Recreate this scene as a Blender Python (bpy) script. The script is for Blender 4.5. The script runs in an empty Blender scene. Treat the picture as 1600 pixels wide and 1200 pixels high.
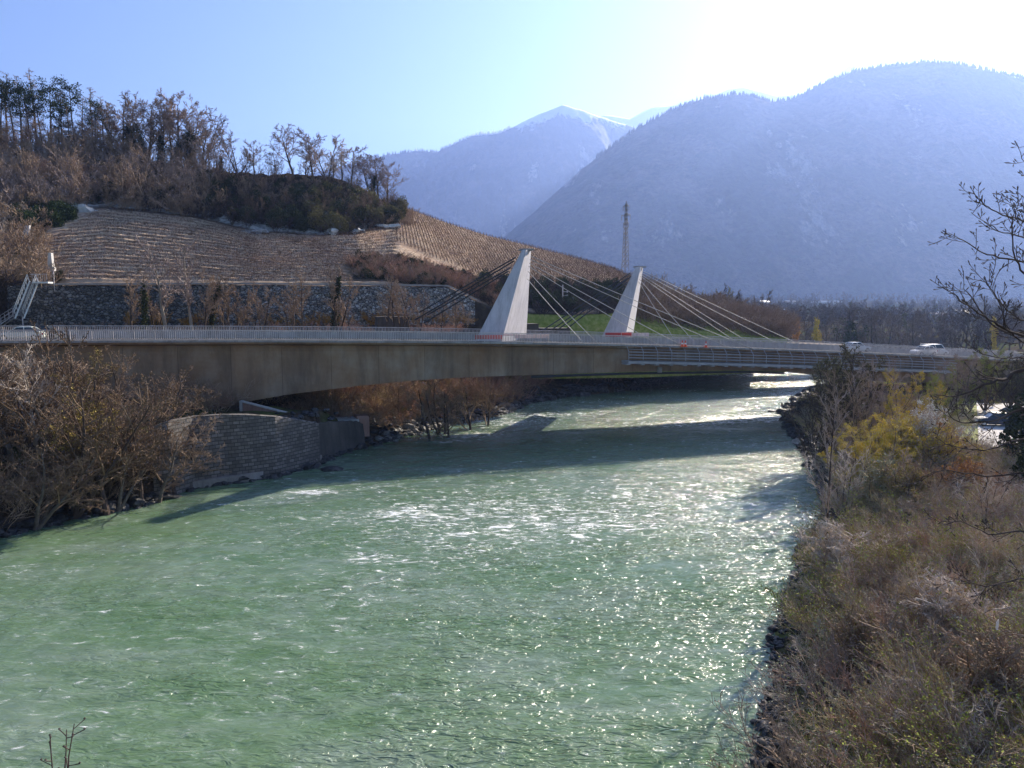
import bpy, math, random
import numpy as np
from mathutils import Vector
sc = bpy.context.scene
COL = sc.collection
R = math.radians
# ------------------------------------------------------------------ camera
H = 16.5
PITCH = 5.9
cam = bpy.data.cameras.new("camera")
cam.sensor_width = 36
cam.lens = 26.2
cam.clip_start = 0.2
cam.clip_end = 30000
camo = bpy.data.objects.new("camera", cam)
COL.objects.link(camo)
camo.location = (0, 0, H)
camo.rotation_euler = (R(90 - PITCH), 0, 0)
sc.camera = camo
# ------------------------------------------------------------------ sky and sun
SUN_EL, SUN_AZ = 26.0, 37.0
w = bpy.data.worlds.new("World")
sc.world = w
w.use_nodes = True
nt = w.node_tree
nt.nodes.clear()
sky = nt.nodes.new("ShaderNodeTexSky")
sky.sky_type = 'NISHITA'
sky.sun_disc = False
sky.sun_elevation = R(SUN_EL)
sky.sun_rotation = R(SUN_AZ)
sky.altitude = 400
sky.air_density = 1.0
sky.dust_density = 0.7
sky.ozone_density = 3.8
bg = nt.nodes.new("ShaderNodeBackground")
bg.inputs['Strength'].default_value = 0.05
wo = nt.nodes.new("ShaderNodeOutputWorld")
nt.links.new(sky.outputs[0], bg.inputs[0])
nt.links.new(bg.outputs[0], wo.inputs[0])
sl = bpy.data.lights.new("sun", 'SUN')
sl.energy = 5.0
sl.angle = R(0.55)
sl.color = (1.0, 0.88, 0.72)
so = bpy.data.objects.new("sun", sl)
COL.objects.link(so)
S = Vector((math.sin(R(SUN_AZ)) * math.cos(R(SUN_EL)), math.cos(R(SUN_AZ)) * math.cos(R(SUN_EL)), math.sin(R(SUN_EL))))
so.rotation_euler = S.to_track_quat('Z', 'Y').to_euler()
sc.view_settings.view_transform = 'Standard'
sc.view_settings.look = 'None'
sc.view_settings.exposure = 1.62
sc.view_settings.gamma = 1.0
sc.cycles.max_bounces = 6
sc.cycles.diffuse_bounces = 3
sc.cycles.glossy_bounces = 3
sc.cycles.transparent_max_bounces = 12
sc.cycles.volume_bounces = 1
sc.cycles.sample_clamp_indirect = 6.0
sc.cycles.sample_clamp_direct = 0

# ------------------------------------------------------------------ pixel helpers (photo pixels 1600 x 1200 -> world)
F = 26.2 / 36 * 1600
cp, sp = math.cos(R(PITCH)), math.sin(R(PITCH))
def ray(px, py):
    a = (px - 800) / F
    b = (600 - py) / F
    return np.array((a, cp + b * sp, -sp + b * cp))
def at(px, py, Y):
    d = ray(px, py)
    return np.array((0, 0, H)) + d * (Y / d[1])
def onz(px, py, z=0.0):
    d = ray(px, py)
    return np.array((0, 0, H)) + d * ((z - H) / d[2])

# ------------------------------------------------------------------ numpy noise
def _hash(ix, iy, s):
    n = (ix.astype(np.int64) * 374761393 + iy.astype(np.int64) * 668265263 + s * 1442695041) & 0x7fffffff
    n = ((n ^ (n >> 13)) * 1274126177) & 0x7fffffff
    return ((n ^ (n >> 16)) & 0xffff) / 65535.0
def vnoise(x, y, s=0):
    x = np.asarray(x, float); y = np.asarray(y, float)
    ix = np.floor(x); iy = np.floor(y)
    fx = x - ix; fy = y - iy
    fx = fx * fx * (3 - 2 * fx); fy = fy * fy * (3 - 2 * fy)
    a = _hash(ix, iy, s); b = _hash(ix + 1, iy, s); c = _hash(ix, iy + 1, s); d = _hash(ix + 1, iy + 1, s)
    return (a * (1 - fx) + b * fx) * (1 - fy) + (c * (1 - fx) + d * fx) * fy
def fbm(x, y, o=4, s=0):
    v = 0; a = 0.5; t = 0
    for k in range(o):
        v = v + a * vnoise(x * 2 ** k + 17.3 * k, y * 2 ** k - 9.1 * k, s + k); t += a; a *= 0.55
    return v / t

# ------------------------------------------------------------------ mesh helpers
def mesh_np(name, V, Q=None, T=None, smooth=False, attrs=None):
    V = np.asarray(V, np.float32).reshape(-1, 3)
    nq = 0 if Q is None else len(Q); ntr = 0 if T is None else len(T)
    me = bpy.data.meshes.new(name)
    me.vertices.add(len(V)); me.vertices.foreach_set('co', V.ravel())
    idx = []; tot = []
    if nq: idx.append(np.asarray(Q, np.int32).ravel()); tot.append(np.full(nq, 4, np.int32))
    if ntr: idx.append(np.asarray(T, np.int32).ravel()); tot.append(np.full(ntr, 3, np.int32))
    idx = np.concatenate(idx); tot = np.concatenate(tot)
    st = np.concatenate(([0], np.cumsum(tot)[:-1])).astype(np.int32)
    me.loops.add(len(idx)); me.loops.foreach_set('vertex_index', idx)
    me.polygons.add(len(tot)); me.polygons.foreach_set('loop_start', st)
    try: me.polygons.foreach_set('loop_total', tot)
    except Exception: pass
    me.update(calc_edges=True)
    me.polygons.foreach_set('use_smooth', np.full(len(tot), bool(smooth)))
    if attrs:
        for k, a in attrs.items():
            at_ = me.attributes.new(k, 'FLOAT', 'POINT')
            at_.data.foreach_set('value', np.asarray(a, np.float32).ravel())
    me.validate()
    return me
def link(name, me, mat, parent=None):
    me.materials.clear(); me.materials.append(mat)
    o = bpy.data.objects.new(name, me); COL.objects.link(o)
    if parent is not None: o.parent = parent
    return o
def tag(o, label=None, cat=None, group=None, kind=None):
    if label: o['label'] = label
    if cat: o['category'] = cat
    if group: o['group'] = group
    if kind: o['kind'] = kind
    return o
def thing(name, label, cat, loc=(0, 0, 0), rz=0, group=None):
    o = bpy.data.objects.new(name, None); COL.objects.link(o)
    o.empty_display_size = 0.3
    o.location = [float(v) for v in loc]; o.rotation_euler = (0, 0, rz)
    return tag(o, label, cat, group)
def grid_mesh(name, P, smooth=True, attrs=None):
    n, m = P.shape[:2]
    i = np.arange(n * m).reshape(n, m)
    Q = np.stack([i[:-1, :-1], i[1:, :-1], i[1:, 1:], i[:-1, 1:]], -1).reshape(-1, 4)
    return mesh_np(name, P.reshape(-1, 3), Q, smooth=smooth, attrs=attrs)
class MB:
    """collects boxes, bars and tubes for ONE mesh"""
    def __init__(s): s.V = []; s.Q = []; s.T = []; s.n = 0
    def add(s, V, Q=None, T=None):
        V = np.asarray(V, float).reshape(-1, 3)
        if Q is not None and len(Q): s.Q.append(np.asarray(Q) + s.n)
        if T is not None and len(T): s.T.append(np.asarray(T) + s.n)
        s.V.append(V); s.n += len(V); return s
    def hexa(s, b, t):
        """b, t: four bottom and four top corners, ccw"""
        V = list(b) + list(t)
        return s.add(V, [(3, 2, 1, 0), (4, 5, 6, 7), (0, 1, 5, 4), (1, 2, 6, 5), (2, 3, 7, 6), (3, 0, 4, 7)])
    def box(s, c, d, rz=0.0):
        cx, cy, cz = c; hx, hy, hz = d[0] / 2, d[1] / 2, d[2] / 2
        co, si = math.cos(rz), math.sin(rz)
        f = lambda x, y, z: (cx + x * co - y * si, cy + x * si + y * co, cz + z)
        q = [(-hx, -hy), (hx, -hy), (hx, hy), (-hx, hy)]
        return s.hexa([f(x, y, -hz) for x, y in q], [f(x, y, hz) for x, y in q])
    def tube(s, pts, r, n=6, cap=True):
        pts = np.asarray(pts, float)
        k = len(pts)
        rr = np.full(k, r, float) if np.isscalar(r) else np.asarray(r, float)
        V, Q = tubes(pts[None], rr[None], n)
        s.add(V, Q)
        if cap and n >= 3:
            T = [(0, j + 1, j) for j in range(1, n - 1)] + [((k - 1) * n, (k - 1) * n + j, (k - 1) * n + j + 1) for j in range(1, n - 1)]
            s.T.append(np.asarray(T) + s.n - k * n)
        return s
    def loft(s, rings, close=True, caps=True):
        rings = np.asarray(rings, float); k, n = rings.shape[:2]
        i = np.arange(k * n).reshape(k, n)
        Q = []
        for a in range(k - 1):
            for b in range(n if close else n - 1):
                c = (b + 1) % n
                Q.append((i[a, b], i[a, c], i[a + 1, c], i[a + 1, b]))
        T = []
        if caps:
            for j in range(1, n - 1):
                T.append((i[0, 0], i[0, j + 1], i[0, j])); T.append((i[-1, 0], i[-1, j], i[-1, j + 1]))
        return s.add(rings.reshape(-1, 3), Q, T)
    def mesh(s, name, smooth=False):
        return mesh_np(name, np.concatenate(s.V), np.concatenate(s.Q) if s.Q else None, np.concatenate(s.T) if s.T else None, smooth)
    def build(s, name, mat, parent=None, smooth=False):
        return link(name, s.mesh(name, smooth), mat, parent)
def tubes(P, Rr, n):
    """P (N,k,3) polylines, Rr (N,k) radii -> verts, quads ; n sides (n=2: flat ribbon)"""
    N, k = P.shape[:2]
    t = np.gradient(P, axis=1)
    t /= np.linalg.norm(t, axis=2, keepdims=True) + 1e-9
    ref = np.where(np.abs(t[..., 2:3]) > 0.9, np.array([1.0, 0, 0]), np.array([0, 0, 1.0]))
    if n == 2:
        rs = np.random.RandomState(N + k)
        ref = np.repeat(rs.normal(size=(N, 1, 3)), k, 1)
    u = np.cross(t, ref); u /= np.linalg.norm(u, axis=2, keepdims=True) + 1e-9
    v = np.cross(t, u)
    a = np.arange(n) / n * 2 * np.pi
    V = P[:, :, None, :] + Rr[:, :, None, None] * (np.cos(a)[None, None, :, None] * u[:, :, None, :] + np.sin(a)[None, None, :, None] * v[:, :, None, :])
    i = np.arange(N * k * n).reshape(N, k, n)
    if n == 2:
        Q = np.stack([i[:, :-1, 0], i[:, :-1, 1], i[:, 1:, 1], i[:, 1:, 0]], -1).reshape(-1, 4)
    else:
        j = np.roll(i, -1, 2)
        Q = np.stack([i[:, :-1], j[:, :-1], j[:, 1:], i[:, 1:]], -1).reshape(-1, 4)
    return V.reshape(-1, 3), Q

# ------------------------------------------------------------------ materials
def ramp(nt, fac, stops, interp='LINEAR'):
    r = nt.nodes.new('ShaderNodeValToRGB'); r.color_ramp.interpolation = interp
    e = r.color_ramp.elements
    while len(e) < len(stops): e.new(0.5)
    for el, (p, c) in zip(e, stops):
        el.position = p; el.color = (c[0], c[1], c[2], 1) if not np.isscalar(c) else (c, c, c, 1)
    nt.links.new(fac, r.inputs[0]); return r.outputs[0]
def noise(nt, vec, scale, detail=4, rough=0.6, dist=0.0):
    n = nt.nodes.new('ShaderNodeTexNoise')
    n.inputs['Scale'].default_value = scale; n.inputs['Detail'].default_value = detail
    n.inputs['Roughness'].default_value = rough; n.inputs['Distortion'].default_value = dist
    if vec is not None: nt.links.new(vec, n.inputs['Vector'])
    return n.outputs[0]
def mixc(nt, f, a, b, mode='MIX'):
    m = nt.nodes.new('ShaderNodeMix'); m.data_type = 'RGBA'; m.blend_type = mode
    for s, v in ((m.inputs[0], f), (m.inputs[6], a), (m.inputs[7], b)):
        if hasattr(v, 'is_output'): nt.links.new(v, s)
        elif np.isscalar(v): s.default_value = v
        else: s.default_value = (v[0], v[1], v[2], 1)
    return m.outputs[2]
def math_(nt, op, a, b=0.0, c=None):
    m = nt.nodes.new('ShaderNodeMath'); m.operation = op
    for s, v in zip(m.inputs, (a, b, c)):
        if v is None: continue
        if hasattr(v, 'is_output'): nt.links.new(v, s)
        else: s.default_value = v
    return m.outputs[0]
def newmat(name):
    m = bpy.data.materials.new(name); m.use_nodes = True
    nt = m.node_tree; nt.nodes.clear()
    b = nt.nodes.new('ShaderNodeBsdfPrincipled'); o = nt.nodes.new('ShaderNodeOutputMaterial')
    nt.links.new(b.outputs[0], o.inputs[0])
    b.inputs['Roughness'].default_value = 0.85
    b.inputs['Specular IOR Level'].default_value = 0.3
    tc = nt.nodes.new('ShaderNodeTexCoord')
    return m, nt, b, tc
def bump(nt, b, h, strength=0.4, dist=0.05):
    n = nt.nodes.new('ShaderNodeBump'); n.inputs['Strength'].default_value = strength; n.inputs['Distance'].default_value = dist
    nt.links.new(h, n.inputs['Height']); nt.links.new(n.outputs[0], b.inputs['Normal']); return n
def mapping(nt, vec, scale=(1, 1, 1), rot=(0, 0, 0)):
    m = nt.nodes.new('ShaderNodeMapping'); m.inputs['Scale'].default_value = scale; m.inputs['Rotation'].default_value = rot
    nt.links.new(vec, m.inputs[0]); return m.outputs[0]
def vmat(name, cols, scale=1.0, rough=0.85, bmp=0.0, metal=0.0, objrand=0.0, coord='Object', stretch=(1, 1, 1), detail=5, spec=0.3):
    """noise-varied surface; cols: list of base colours"""
    m, nt, b, tc = newmat(name)
    v = mapping(nt, tc.outputs[coord], stretch)
    n = noise(nt, v, scale, detail, 0.65)
    k = len(cols)
    c = ramp(nt, n, [(0.32 + 0.36 * i / max(1, k - 1), cc) for i, cc in enumerate(cols)])
    if objrand:
        oi = nt.nodes.new('ShaderNodeObjectInfo')
        f = nt.nodes.new('ShaderNodeMapRange'); nt.links.new(oi.outputs['Random'], f.inputs[0])
        f.inputs[3].default_value = 1 - objrand; f.inputs[4].default_value = 1 + objrand
        hs = nt.nodes.new('ShaderNodeHueSaturation'); nt.links.new(c, hs.inputs['Color']); nt.links.new(f.outputs[0], hs.inputs['Value']); c = hs.outputs[0]
    nt.links.new(c, b.inputs['Base Color'])
    b.inputs['Roughness'].default_value = rough; b.inputs['Metallic'].default_value = metal
    b.inputs['Specular IOR Level'].default_value = spec
    if bmp:
        n2 = noise(nt, v, scale * 5, 6, 0.7); bump(nt, b, n2, bmp, 0.08)
    return m
# ================================================================== GROUND SHEET AND RIVER
LBpx = [(-300, 960), (-60, 862), (0, 840), (100, 815), (200, 795), (262, 777), (300, 764), (430, 744), (490, 729), (545, 706), (600, 692), (680, 670), (740, 657), (790, 646), (812, 636), (835, 628), (870, 622), (975, 612), (1020, 603), (1055, 595), (1062, 585), (1066, 577)]
RBpx = [(1175, 1330), (1180, 1200), (1190, 1110), (1210, 1060), (1205, 1000), (1228, 930), (1250, 880), (1268, 850), (1285, 790), (1283, 745), (1250, 700), (1222, 655), (1220, 640), (1245, 622), (1275, 606), (1310, 592)]
LB = np.array([onz(*p)[:2] for p in LBpx])
RB = np.array([onz(*p)[:2] for p in RBpx])
LB = np.vstack([[(-110, 5), (-66, 20)], LB, [(68, 232), (100, 275), (150, 300)]])
RB = np.vstack([[(9, -60), (9, 0)], RB, [(120, 205), (160, 250), (170, 290)]])
def seg_dist(X, Y, L):
    D = np.full(X.shape, 1e9)
    for a, b in zip(L[:-1], L[1:]):
        d = b - a; t = np.clip(((X - a[0]) * d[0] + (Y - a[1]) * d[1]) / (d @ d), 0, 1)
        D = np.minimum(D, np.hypot(X - a[0] - t * d[0], Y - a[1] - t * d[1]))
    return D
def inpoly(X, Y, P):
    c = np.zeros(X.shape, bool); n = len(P)
    for i in range(n):
        x1, y1 = P[i]; x2, y2 = P[(i + 1) % n]
        m = ((y1 > Y) != (y2 > Y))
        with np.errstate(divide='ignore', invalid='ignore'):
            c ^= m & (X < (x2 - x1) * (Y - y1) / (y2 - y1 + 1e-12) + x1)
    return c
RIV = np.vstack([LB, RB[::-1]])
WALLPOLY = None
def ground_z(X, Y):
    X = np.asarray(X, float); Y = np.asarray(Y, float)
    dl = seg_dist(X, Y, LB); dr = seg_dist(X, Y, RB)
    riv = inpoly(X, Y, RIV)
    left = dl < dr
    wl = np.clip((dr - dl) / 30 + 0.5, 0, 1)
    n = fbm(X * 0.25, Y * 0.25, 3, 5) - 0.5; n2 = fbm(X * 0.02, Y * 0.02, 3, 9) - 0.5
    cap = np.interp(X, [-60, 10, 40, 80], [12.6, 12.3, 11.0, 8.0])
    zl = np.minimum(np.interp(dl, [0, 1.5, 5, 12, 38], [0, 0.5, 2.0, 4.0, 12.6]), cap)
    zr = np.interp(dr, [0, 1.5, 4, 9, 400], [0, 0.6, 2.0, 3.4, 3.8])
    ww = np.clip((Y - 62.5) / 2, 0, 1) * np.clip((86.5 - Y) / 1.5, 0, 1)
    zw_ = np.minimum(np.interp(dl, [0, 1.0, 1.9, 14, 38], [0, 0.3, 4.8, 5.4, 12.6]), cap)
    zl = zl * (1 - ww) + zw_ * ww
    z = np.where(left, zl, zr)
    far = np.clip((Y - 200) / 250, 0, 1)
    z = z * (1 - far) + far * np.minimum(z, 5.0)
    z = z + n * np.clip(np.minimum(dl, dr) / 6, 0, 1) * 0.9 * np.clip(1 - (np.hypot(X, Y)) / 400, 0, 1)
    z = z + np.clip(Y - 260, 0, 4000) * 0.0185 + n2 * np.clip((Y - 300) / 300, 0, 1) * 12
    z = np.where(riv, -np.minimum(np.minimum(dl, dr) * 0.6, 2.2), z)
    # level ground of the car park, and the lawn
    fl = inpoly(X, Y, np.array([(44, 62), (44, 108), (140, 130), (140, 55)]))
    z = np.where(fl, 3.4, z)
    return z
def nonuni(parts):
    return np.unique(np.concatenate([np.arange(a, b, s) for a, b, s in parts] + [[parts[-1][1]]]))
gx = nonuni([(-7000, -1000, 500), (-1000, -260, 60), (-260, -110, 12), (-110, 120, 1.3), (120, 260, 6), (260, 1000, 35), (1000, 7000, 500)])
gy = nonuni([(-600, -60, 60), (-60, 10, 6), (10, 190, 1.3), (190, 400, 6), (400, 1400, 30), (1400, 9000, 400)])
GX, GY = np.meshgrid(gx, gy, indexing='ij')
GZ = ground_z(GX, GY)
def mat_ground():
    m, nt, b, tc = newmat('valley_ground')
    v = tc.outputs['Object']
    n1 = noise(nt, v, 0.15, 6, 0.6); n2 = noise(nt, v, 1.6, 8, 0.7); n3 = noise(nt, v, 0.012, 3, 0.5)
    dirt = ramp(nt, n2, [(0.3, (0.030, 0.024, 0.018)), (0.5, (0.075, 0.056, 0.040)), (0.72, (0.15, 0.115, 0.08))])
    grass = ramp(nt, n2, [(0.3, (0.05, 0.06, 0.02)), (0.6, (0.11, 0.12, 0.045)), (0.8, (0.17, 0.16, 0.07))])
    f = ramp(nt, n1, [(0.5, 0.0), (0.6, 1.0)])
    c = mixc(nt, f, dirt, grass)
    fields = ramp(nt, n3, [(0.35, (0.022, 0.03, 0.012)), (0.5, (0.04, 0.032, 0.023)), (0.65, (0.02, 0.026, 0.013))])
    sx = nt.nodes.new('ShaderNodeSeparateXYZ'); nt.links.new(v, sx.inputs[0])
    far = nt.nodes.new('ShaderNodeMapRange'); far.inputs[1].default_value = 200; far.inputs[2].default_value = 500
    nt.links.new(sx.outputs[1], far.inputs[0])
    c = mixc(nt, far.outputs[0], c, fields)
    nt.links.new(c, b.inputs['Base Color'])
    bump(nt, b, n2, 0.8, 0.15)
    b.inputs['Roughness'].default_value = 1.0; b.inputs['Specular IOR Level'].default_value = 0.0
    return m
g = link('ground', grid_mesh('ground', np.stack([GX, GY, GZ], -1)), mat_ground())
tag(g, 'brown scrubby valley ground and river banks', kind='structure')

# ---------------------------------------------------------------- water
wx = nonuni([(-130, -60, 1.0), (-60, 60, 0.22), (60, 90, 0.5), (90, 140, 2)])
wy = nonuni([(8, 90, 0.22), (90, 130, 0.4), (130, 300, 1.2)])
WX, WY = np.meshgrid(wx, wy, indexing='ij')
ca, sa = math.cos(R(22)), math.sin(R(22))
U = WX * ca + WY * sa; Vv = -WX * sa + WY * ca
wz = 0.16 * (fbm(U * 0.22, Vv * 0.5, 3, 21) - 0.5) + 0.10 * (fbm(U * 0.9, Vv * 1.6, 2, 31) - 0.5) + 0.11 * (fbm(U * 1.1 + 3 * vnoise(U * .3, Vv * .3, 2), Vv * 2.6, 3, 35) - 0.5)
foam = 0.0 + 0.22 * (fbm(WX * 0.07, WY * 0.07, 3, 61) - 0.5)
def blob(px, py, rx, ry, a, ang=0.0):
    global foam, wz
    c = onz(px, py)
    dx = WX - c[0]; dy = WY - c[1]
    x = dx * math.cos(ang) + dy * math.sin(ang); y = -dx * math.sin(ang) + dy * math.cos(ang)
    g_ = a * np.exp(-(x / rx) ** 2 - (y / ry) ** 2)
    foam = foam + g_; wz = wz + g_ * 0.25 * (fbm(U * 0.8, Vv * 1.2, 3, 77) - 0.4)
blob(800, 790, 17, 8, 0.10, 0.3); blob(1000, 750, 16, 7, 0.10, 0.3); blob(680, 800, 8, 5, 0.08, 0.3); blob(575, 872, 1.5, 1.0, 0.35)
blob(500, 770, 6, 1.5, 0.2, 0.3); blob(480, 768, 2, 1.0, 0.3); blob(290, 795, 8, 1.5, 0.14, 0.3)
blob(740, 680, 5, 2.5, 0.45, 0.5); blob(800, 660, 8, 4, 0.25, 0.4); blob(840, 648, 8, 2.0, 0.3, 0.2); blob(700, 690, 3, 1.2, 0.3, 0.4)
blob(1180, 652, 14, 4, 0.42, 0.3); blob(1080, 662, 14, 3, 0.2, 0.3); blob(1140, 690, 14, 7, 0.15, 0.3)
blob(1140, 583, 16, 7, 0.45, 0.2); blob(1230, 600, 10, 14, 0.2, 0.2); blob(1240, 618, 6, 6, 0.2, 0.2)
blob(900, 820, 12, 5, 0.09, 0.3); blob(1100, 790, 12, 6, 0.10, 0.3); blob(400, 850, 20, 4, 0.03); blob(20, 895, 3, 1.5, 0.2)
blob(640, 800, 3, 2, 0.2, 0.3); blob(750, 850, 12, 5, 0.08, 0.3)
WBUMP = 0.50
def mat_water():
    m, nt, b, tc = newmat('river_water')
    v = tc.outputs['Object']
    vr = mapping(nt, v, (0.55, 1.25, 1), (0, 0, R(-24)))
    n1 = noise(nt, vr, 0.16, 5, 0.62, 1.2)
    n2 = noise(nt, vr, 1.5, 9, 0.74, 0.9); n5 = noise(nt, vr, 2.5, 1.8, 0.5, 1.3); n6 = noise(nt, vr, 0.11, 3, 0.6, 0.5)
    n3 = noise(nt, vr, 5.0, 6, 0.75, 0.4)
    n4 = noise(nt, mapping(nt, v, (0.42, 1.0, 1), (0, 0, R(-35))), 1.35, 8, 0.72, 1.8)
    deep = ramp(nt, n1, [(0.30, (0.082, 0.150, 0.066)), (0.5, (0.108, 0.172, 0.098)), (0.7, (0.158, 0.212, 0.160))])
    at_ = nt.nodes.new('ShaderNodeAttribute'); at_.attribute_name = 'foam'
    fa = at_.outputs['Fac']
    # foam: thin torn crests, more of it where the river breaks
    s1 = math_(nt, 'ADD', n4, math_(nt, 'MULTIPLY', math_(nt, 'SUBTRACT', n2, 0.5), 0.55))
    s2 = math_(nt, 'ADD', s1, math_(nt, 'MULTIPLY', fa, 0.42))
    fm = ramp(nt, s2, [(0.632, 0.0), (0.685, 0.40), (0.75, 0.95)])
    milky = ramp(nt, s2, [(0.50, 0.0), (0.68, 0.30)])
    c = mixc(nt, milky, deep, (0.34, 0.42, 0.37))
    c = mixc(nt, fm, c, (0.78, 0.80, 0.80))
    nt.links.new(c, b.inputs['Base Color'])
    rr = ramp(nt, fm, [(0.0, 0.105), (1.0, 0.6)])
    nt.links.new(rr, b.inputs['Roughness'])
    h = math_(nt, 'ADD', math_(nt, 'MULTIPLY', n5, ramp(nt, n6, [(0.34, 0.22), (0.66, 1.2)])), math_(nt, 'MULTIPLY', n2, 0.06))
    h = math_(nt, 'ADD', h, math_(nt, 'MULTIPLY', fm, 0.10))
    ch = nt.nodes.new('ShaderNodeAttribute'); ch.attribute_name = 'chop'
    h = math_(nt, 'MULTIPLY', h, ch.outputs['Fac'])
    # murky water: a smooth scattering body under a rippled glossy skin
    nb = nt.nodes.new('ShaderNodeBump'); nb.inputs['Distance'].default_value = WBUMP; nt.links.new(h, nb.inputs['Height'])
    nd = nt.nodes.new('ShaderNodeBump'); nd.inputs['Distance'].default_value = 0.13; nt.links.new(h, nd.inputs['Height'])
    df = nt.nodes.new('ShaderNodeBsdfDiffuse'); nt.links.new(c, df.inputs[0]); nt.links.new(nd.outputs[0], df.inputs['Normal'])
    gl = nt.nodes.new('ShaderNodeBsdfGlossy'); gl.inputs[0].default_value = (1, 1, 1, 1); nt.links.new(rr, gl.inputs['Roughness']); nt.links.new(nb.outputs[0], gl.inputs['Normal'])
    fr = nt.nodes.new('ShaderNodeFresnel'); fr.inputs[0].default_value = 1.33; nt.links.new(nd.outputs[0], fr.inputs['Normal'])
    mx = nt.nodes.new('ShaderNodeMixShader'); nt.links.new(fr.outputs[0], mx.inputs[0]); nt.links.new(df.outputs[0], mx.inputs[1]); nt.links.new(gl.outputs[0], mx.inputs[2])
    nt.links.new(mx.outputs[0], [n for n in nt.nodes if n.type == 'OUTPUT_MATERIAL'][0].inputs[0]); nt.nodes.remove(b)
    return m
chop = 0.42 + 0.62 * np.clip((WX + 26 - (WY - 60) * 0.35) / 38, 0, 1) + 0.3 * (fbm(WX * 0.05, WY * 0.05, 2, 88) - 0.5)
wm = grid_mesh('river', np.stack([WX, WY, wz], -1), attrs={'foam': foam, 'chop': chop})
river = tag(link('river', wm, mat_water()), 'green glacial river with white ripples', kind='structure')

# ================================================================== MOUNTAINS
def mountain(name, ridge, Yr, Yf, zf, label, mat, seed, rough=1.0, rows=110, cols=520, xb=0.0, sharp=1.0):
    rp = np.array(ridge, float)
    pxs = np.linspace(rp[0, 0], rp[-1, 0], cols)
    pys = np.interp(pxs, rp[:, 0], rp[:, 1])
    yr = Yr + 260 * (fbm(pxs * 0.006, pxs * 0 + 3, 3, seed) - 0.5) * Yr / 3500
    top = np.array([at(a, b_, y) for a, b_, y in zip(pxs, pys, yr)])
    foot = top.copy(); foot[:, 1] = Yf; foot[:, 0] = top[:, 0] * (Yf / Yr) ** 0.6; foot[:, 2] = zf
    back = top.copy(); back[:, 1] += (Yr - Yf) * 0.9; back[:, 2] = zf
    t = np.linspace(0, 1, rows)[:, None]
    P = np.zeros((rows + 25, cols, 3))
    P[:rows, :, :] = foot[None] * (1 - t[..., None]) + top[None] * t[..., None]
    zz = (t ** 0.95) * (top[:, 2] - zf)[None] + zf
    # gullies run down the slope
    gx_ = P[:rows, :, 0] / 260; gy_ = P[:rows, :, 1] / 420
    rid = 1 - np.abs(2 * fbm(gx_ + 0.35 * gy_, gy_ * 0.6, 5, seed + 3) - 1)
    rid2 = fbm(gx_ * 5, gy_ * 4, 4, seed + 8) - 0.5
    env = np.sin(np.clip(t, 0, 1) * np.pi) ** 0.7 * 0.85 + 0.0
    P[:rows, :, 2] = zz + env * ((rid - 0.6) * 120 * rough + rid2 * 26 * rough) * (Yr / 3500)
    P[:rows, :, 2] += rid2 * 10 * rough * t
    tb = np.linspace(0, 1, 26)[1:, None]
    P[rows:] = top[None] * (1 - tb[..., None]) + back[None] * tb[..., None]
    o_ = link(name, grid_mesh(name, P), mat)
    tag(o_, label, kind='structure')
    return top, o_
def mat_mtn(name, snow_z, snow_amt, forest=(0.016, 0.026, 0.016)):
    m, nt, b, tc = newmat(name)
    v = tc.outputs['Object']
    n1 = noise(nt, v, 0.004, 8, 0.62); n2 = noise(nt, v, 0.05, 6, 0.7); n3 = noise(nt, mapping(nt, v, (1.4, 0.7, 0.5)), 0.0035, 8, 0.68)
    f = ramp(nt, n2, [(0.35, [c * 0.6 for c in forest]), (0.7, [c * 2.0 for c in forest])])
    dec = ramp(nt, n2, [(0.35, (0.05, 0.044, 0.038)), (0.7, (0.13, 0.11, 0.09))])
    c = mixc(nt, ramp(nt, n1, [(0.46, 0.0), (0.58, 0.9)]), f, dec)
    rock = ramp(nt, n2, [(0.3, (0.14, 0.135, 0.13)), (0.7, (0.38, 0.36, 0.34))])
    c = mixc(nt, ramp(nt, n3, [(0.60, 0.0), (0.66, 0.9)]), c, rock)
    sx = nt.nodes.new('ShaderNodeSeparateXYZ'); nt.links.new(v, sx.inputs[0])
    h = math_(nt, 'ADD', sx.outputs[2], math_(nt, 'MULTIPLY', math_(nt, 'SUBTRACT', n3, 0.5), snow_amt))
    sf = nt.nodes.new('ShaderNodeMapRange'); nt.links.new(h, sf.inputs[0])
    sf.inputs[1].default_value = snow_z; sf.inputs[2].default_value = snow_z + 60
    c = mixc(nt, sf.outputs[0], c, (0.82, 0.84, 0.88))
    nt.links.new(c, b.inputs['Base Color'])
    bump(nt, b, n2, 0.9, 9.0)
    return m
ridge_near = [(420, 520), (560, 470), (700, 420), (790, 368), (830, 335), (870, 300), (905, 268), (930, 248), (985, 207), (1015, 190), (1050, 172), (1100, 153), (1120, 154), (1145, 146), (1180, 152), (1205, 160), (1228, 157), (1250, 150), (1280, 133), (1330, 113), (1380, 104), (1440, 97), (1500, 101), (1550, 112), (1600, 123), (1700, 150), (1850, 150), (2100, 90), (2500, 60)]
ridge_far = [(250, 300), (400, 290), (500, 268), (590, 245), (615, 241), (650, 236), (682, 238), (720, 220), (742, 211), (778, 208), (800, 199), (830, 184), (858, 172), (880, 164), (905, 171), (940, 183), (985, 197), (1020, 215), (1060, 230), (1150, 260), (1300, 300)]
ridge_snow = [(860, 230), (920, 190), (945, 180), (960, 181), (985, 186), (1000, 177), (1020, 168), (1045, 166), (1075, 160), (1110, 152), (1140, 139), (1165, 137), (1190, 143), (1215, 150), (1250, 147), (1290, 128), (1320, 108), (1332, 99), (1350, 112), (1400, 130), (1500, 170)]
MN = mat_mtn('mountain_forest_near', 1180, 300)
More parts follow.
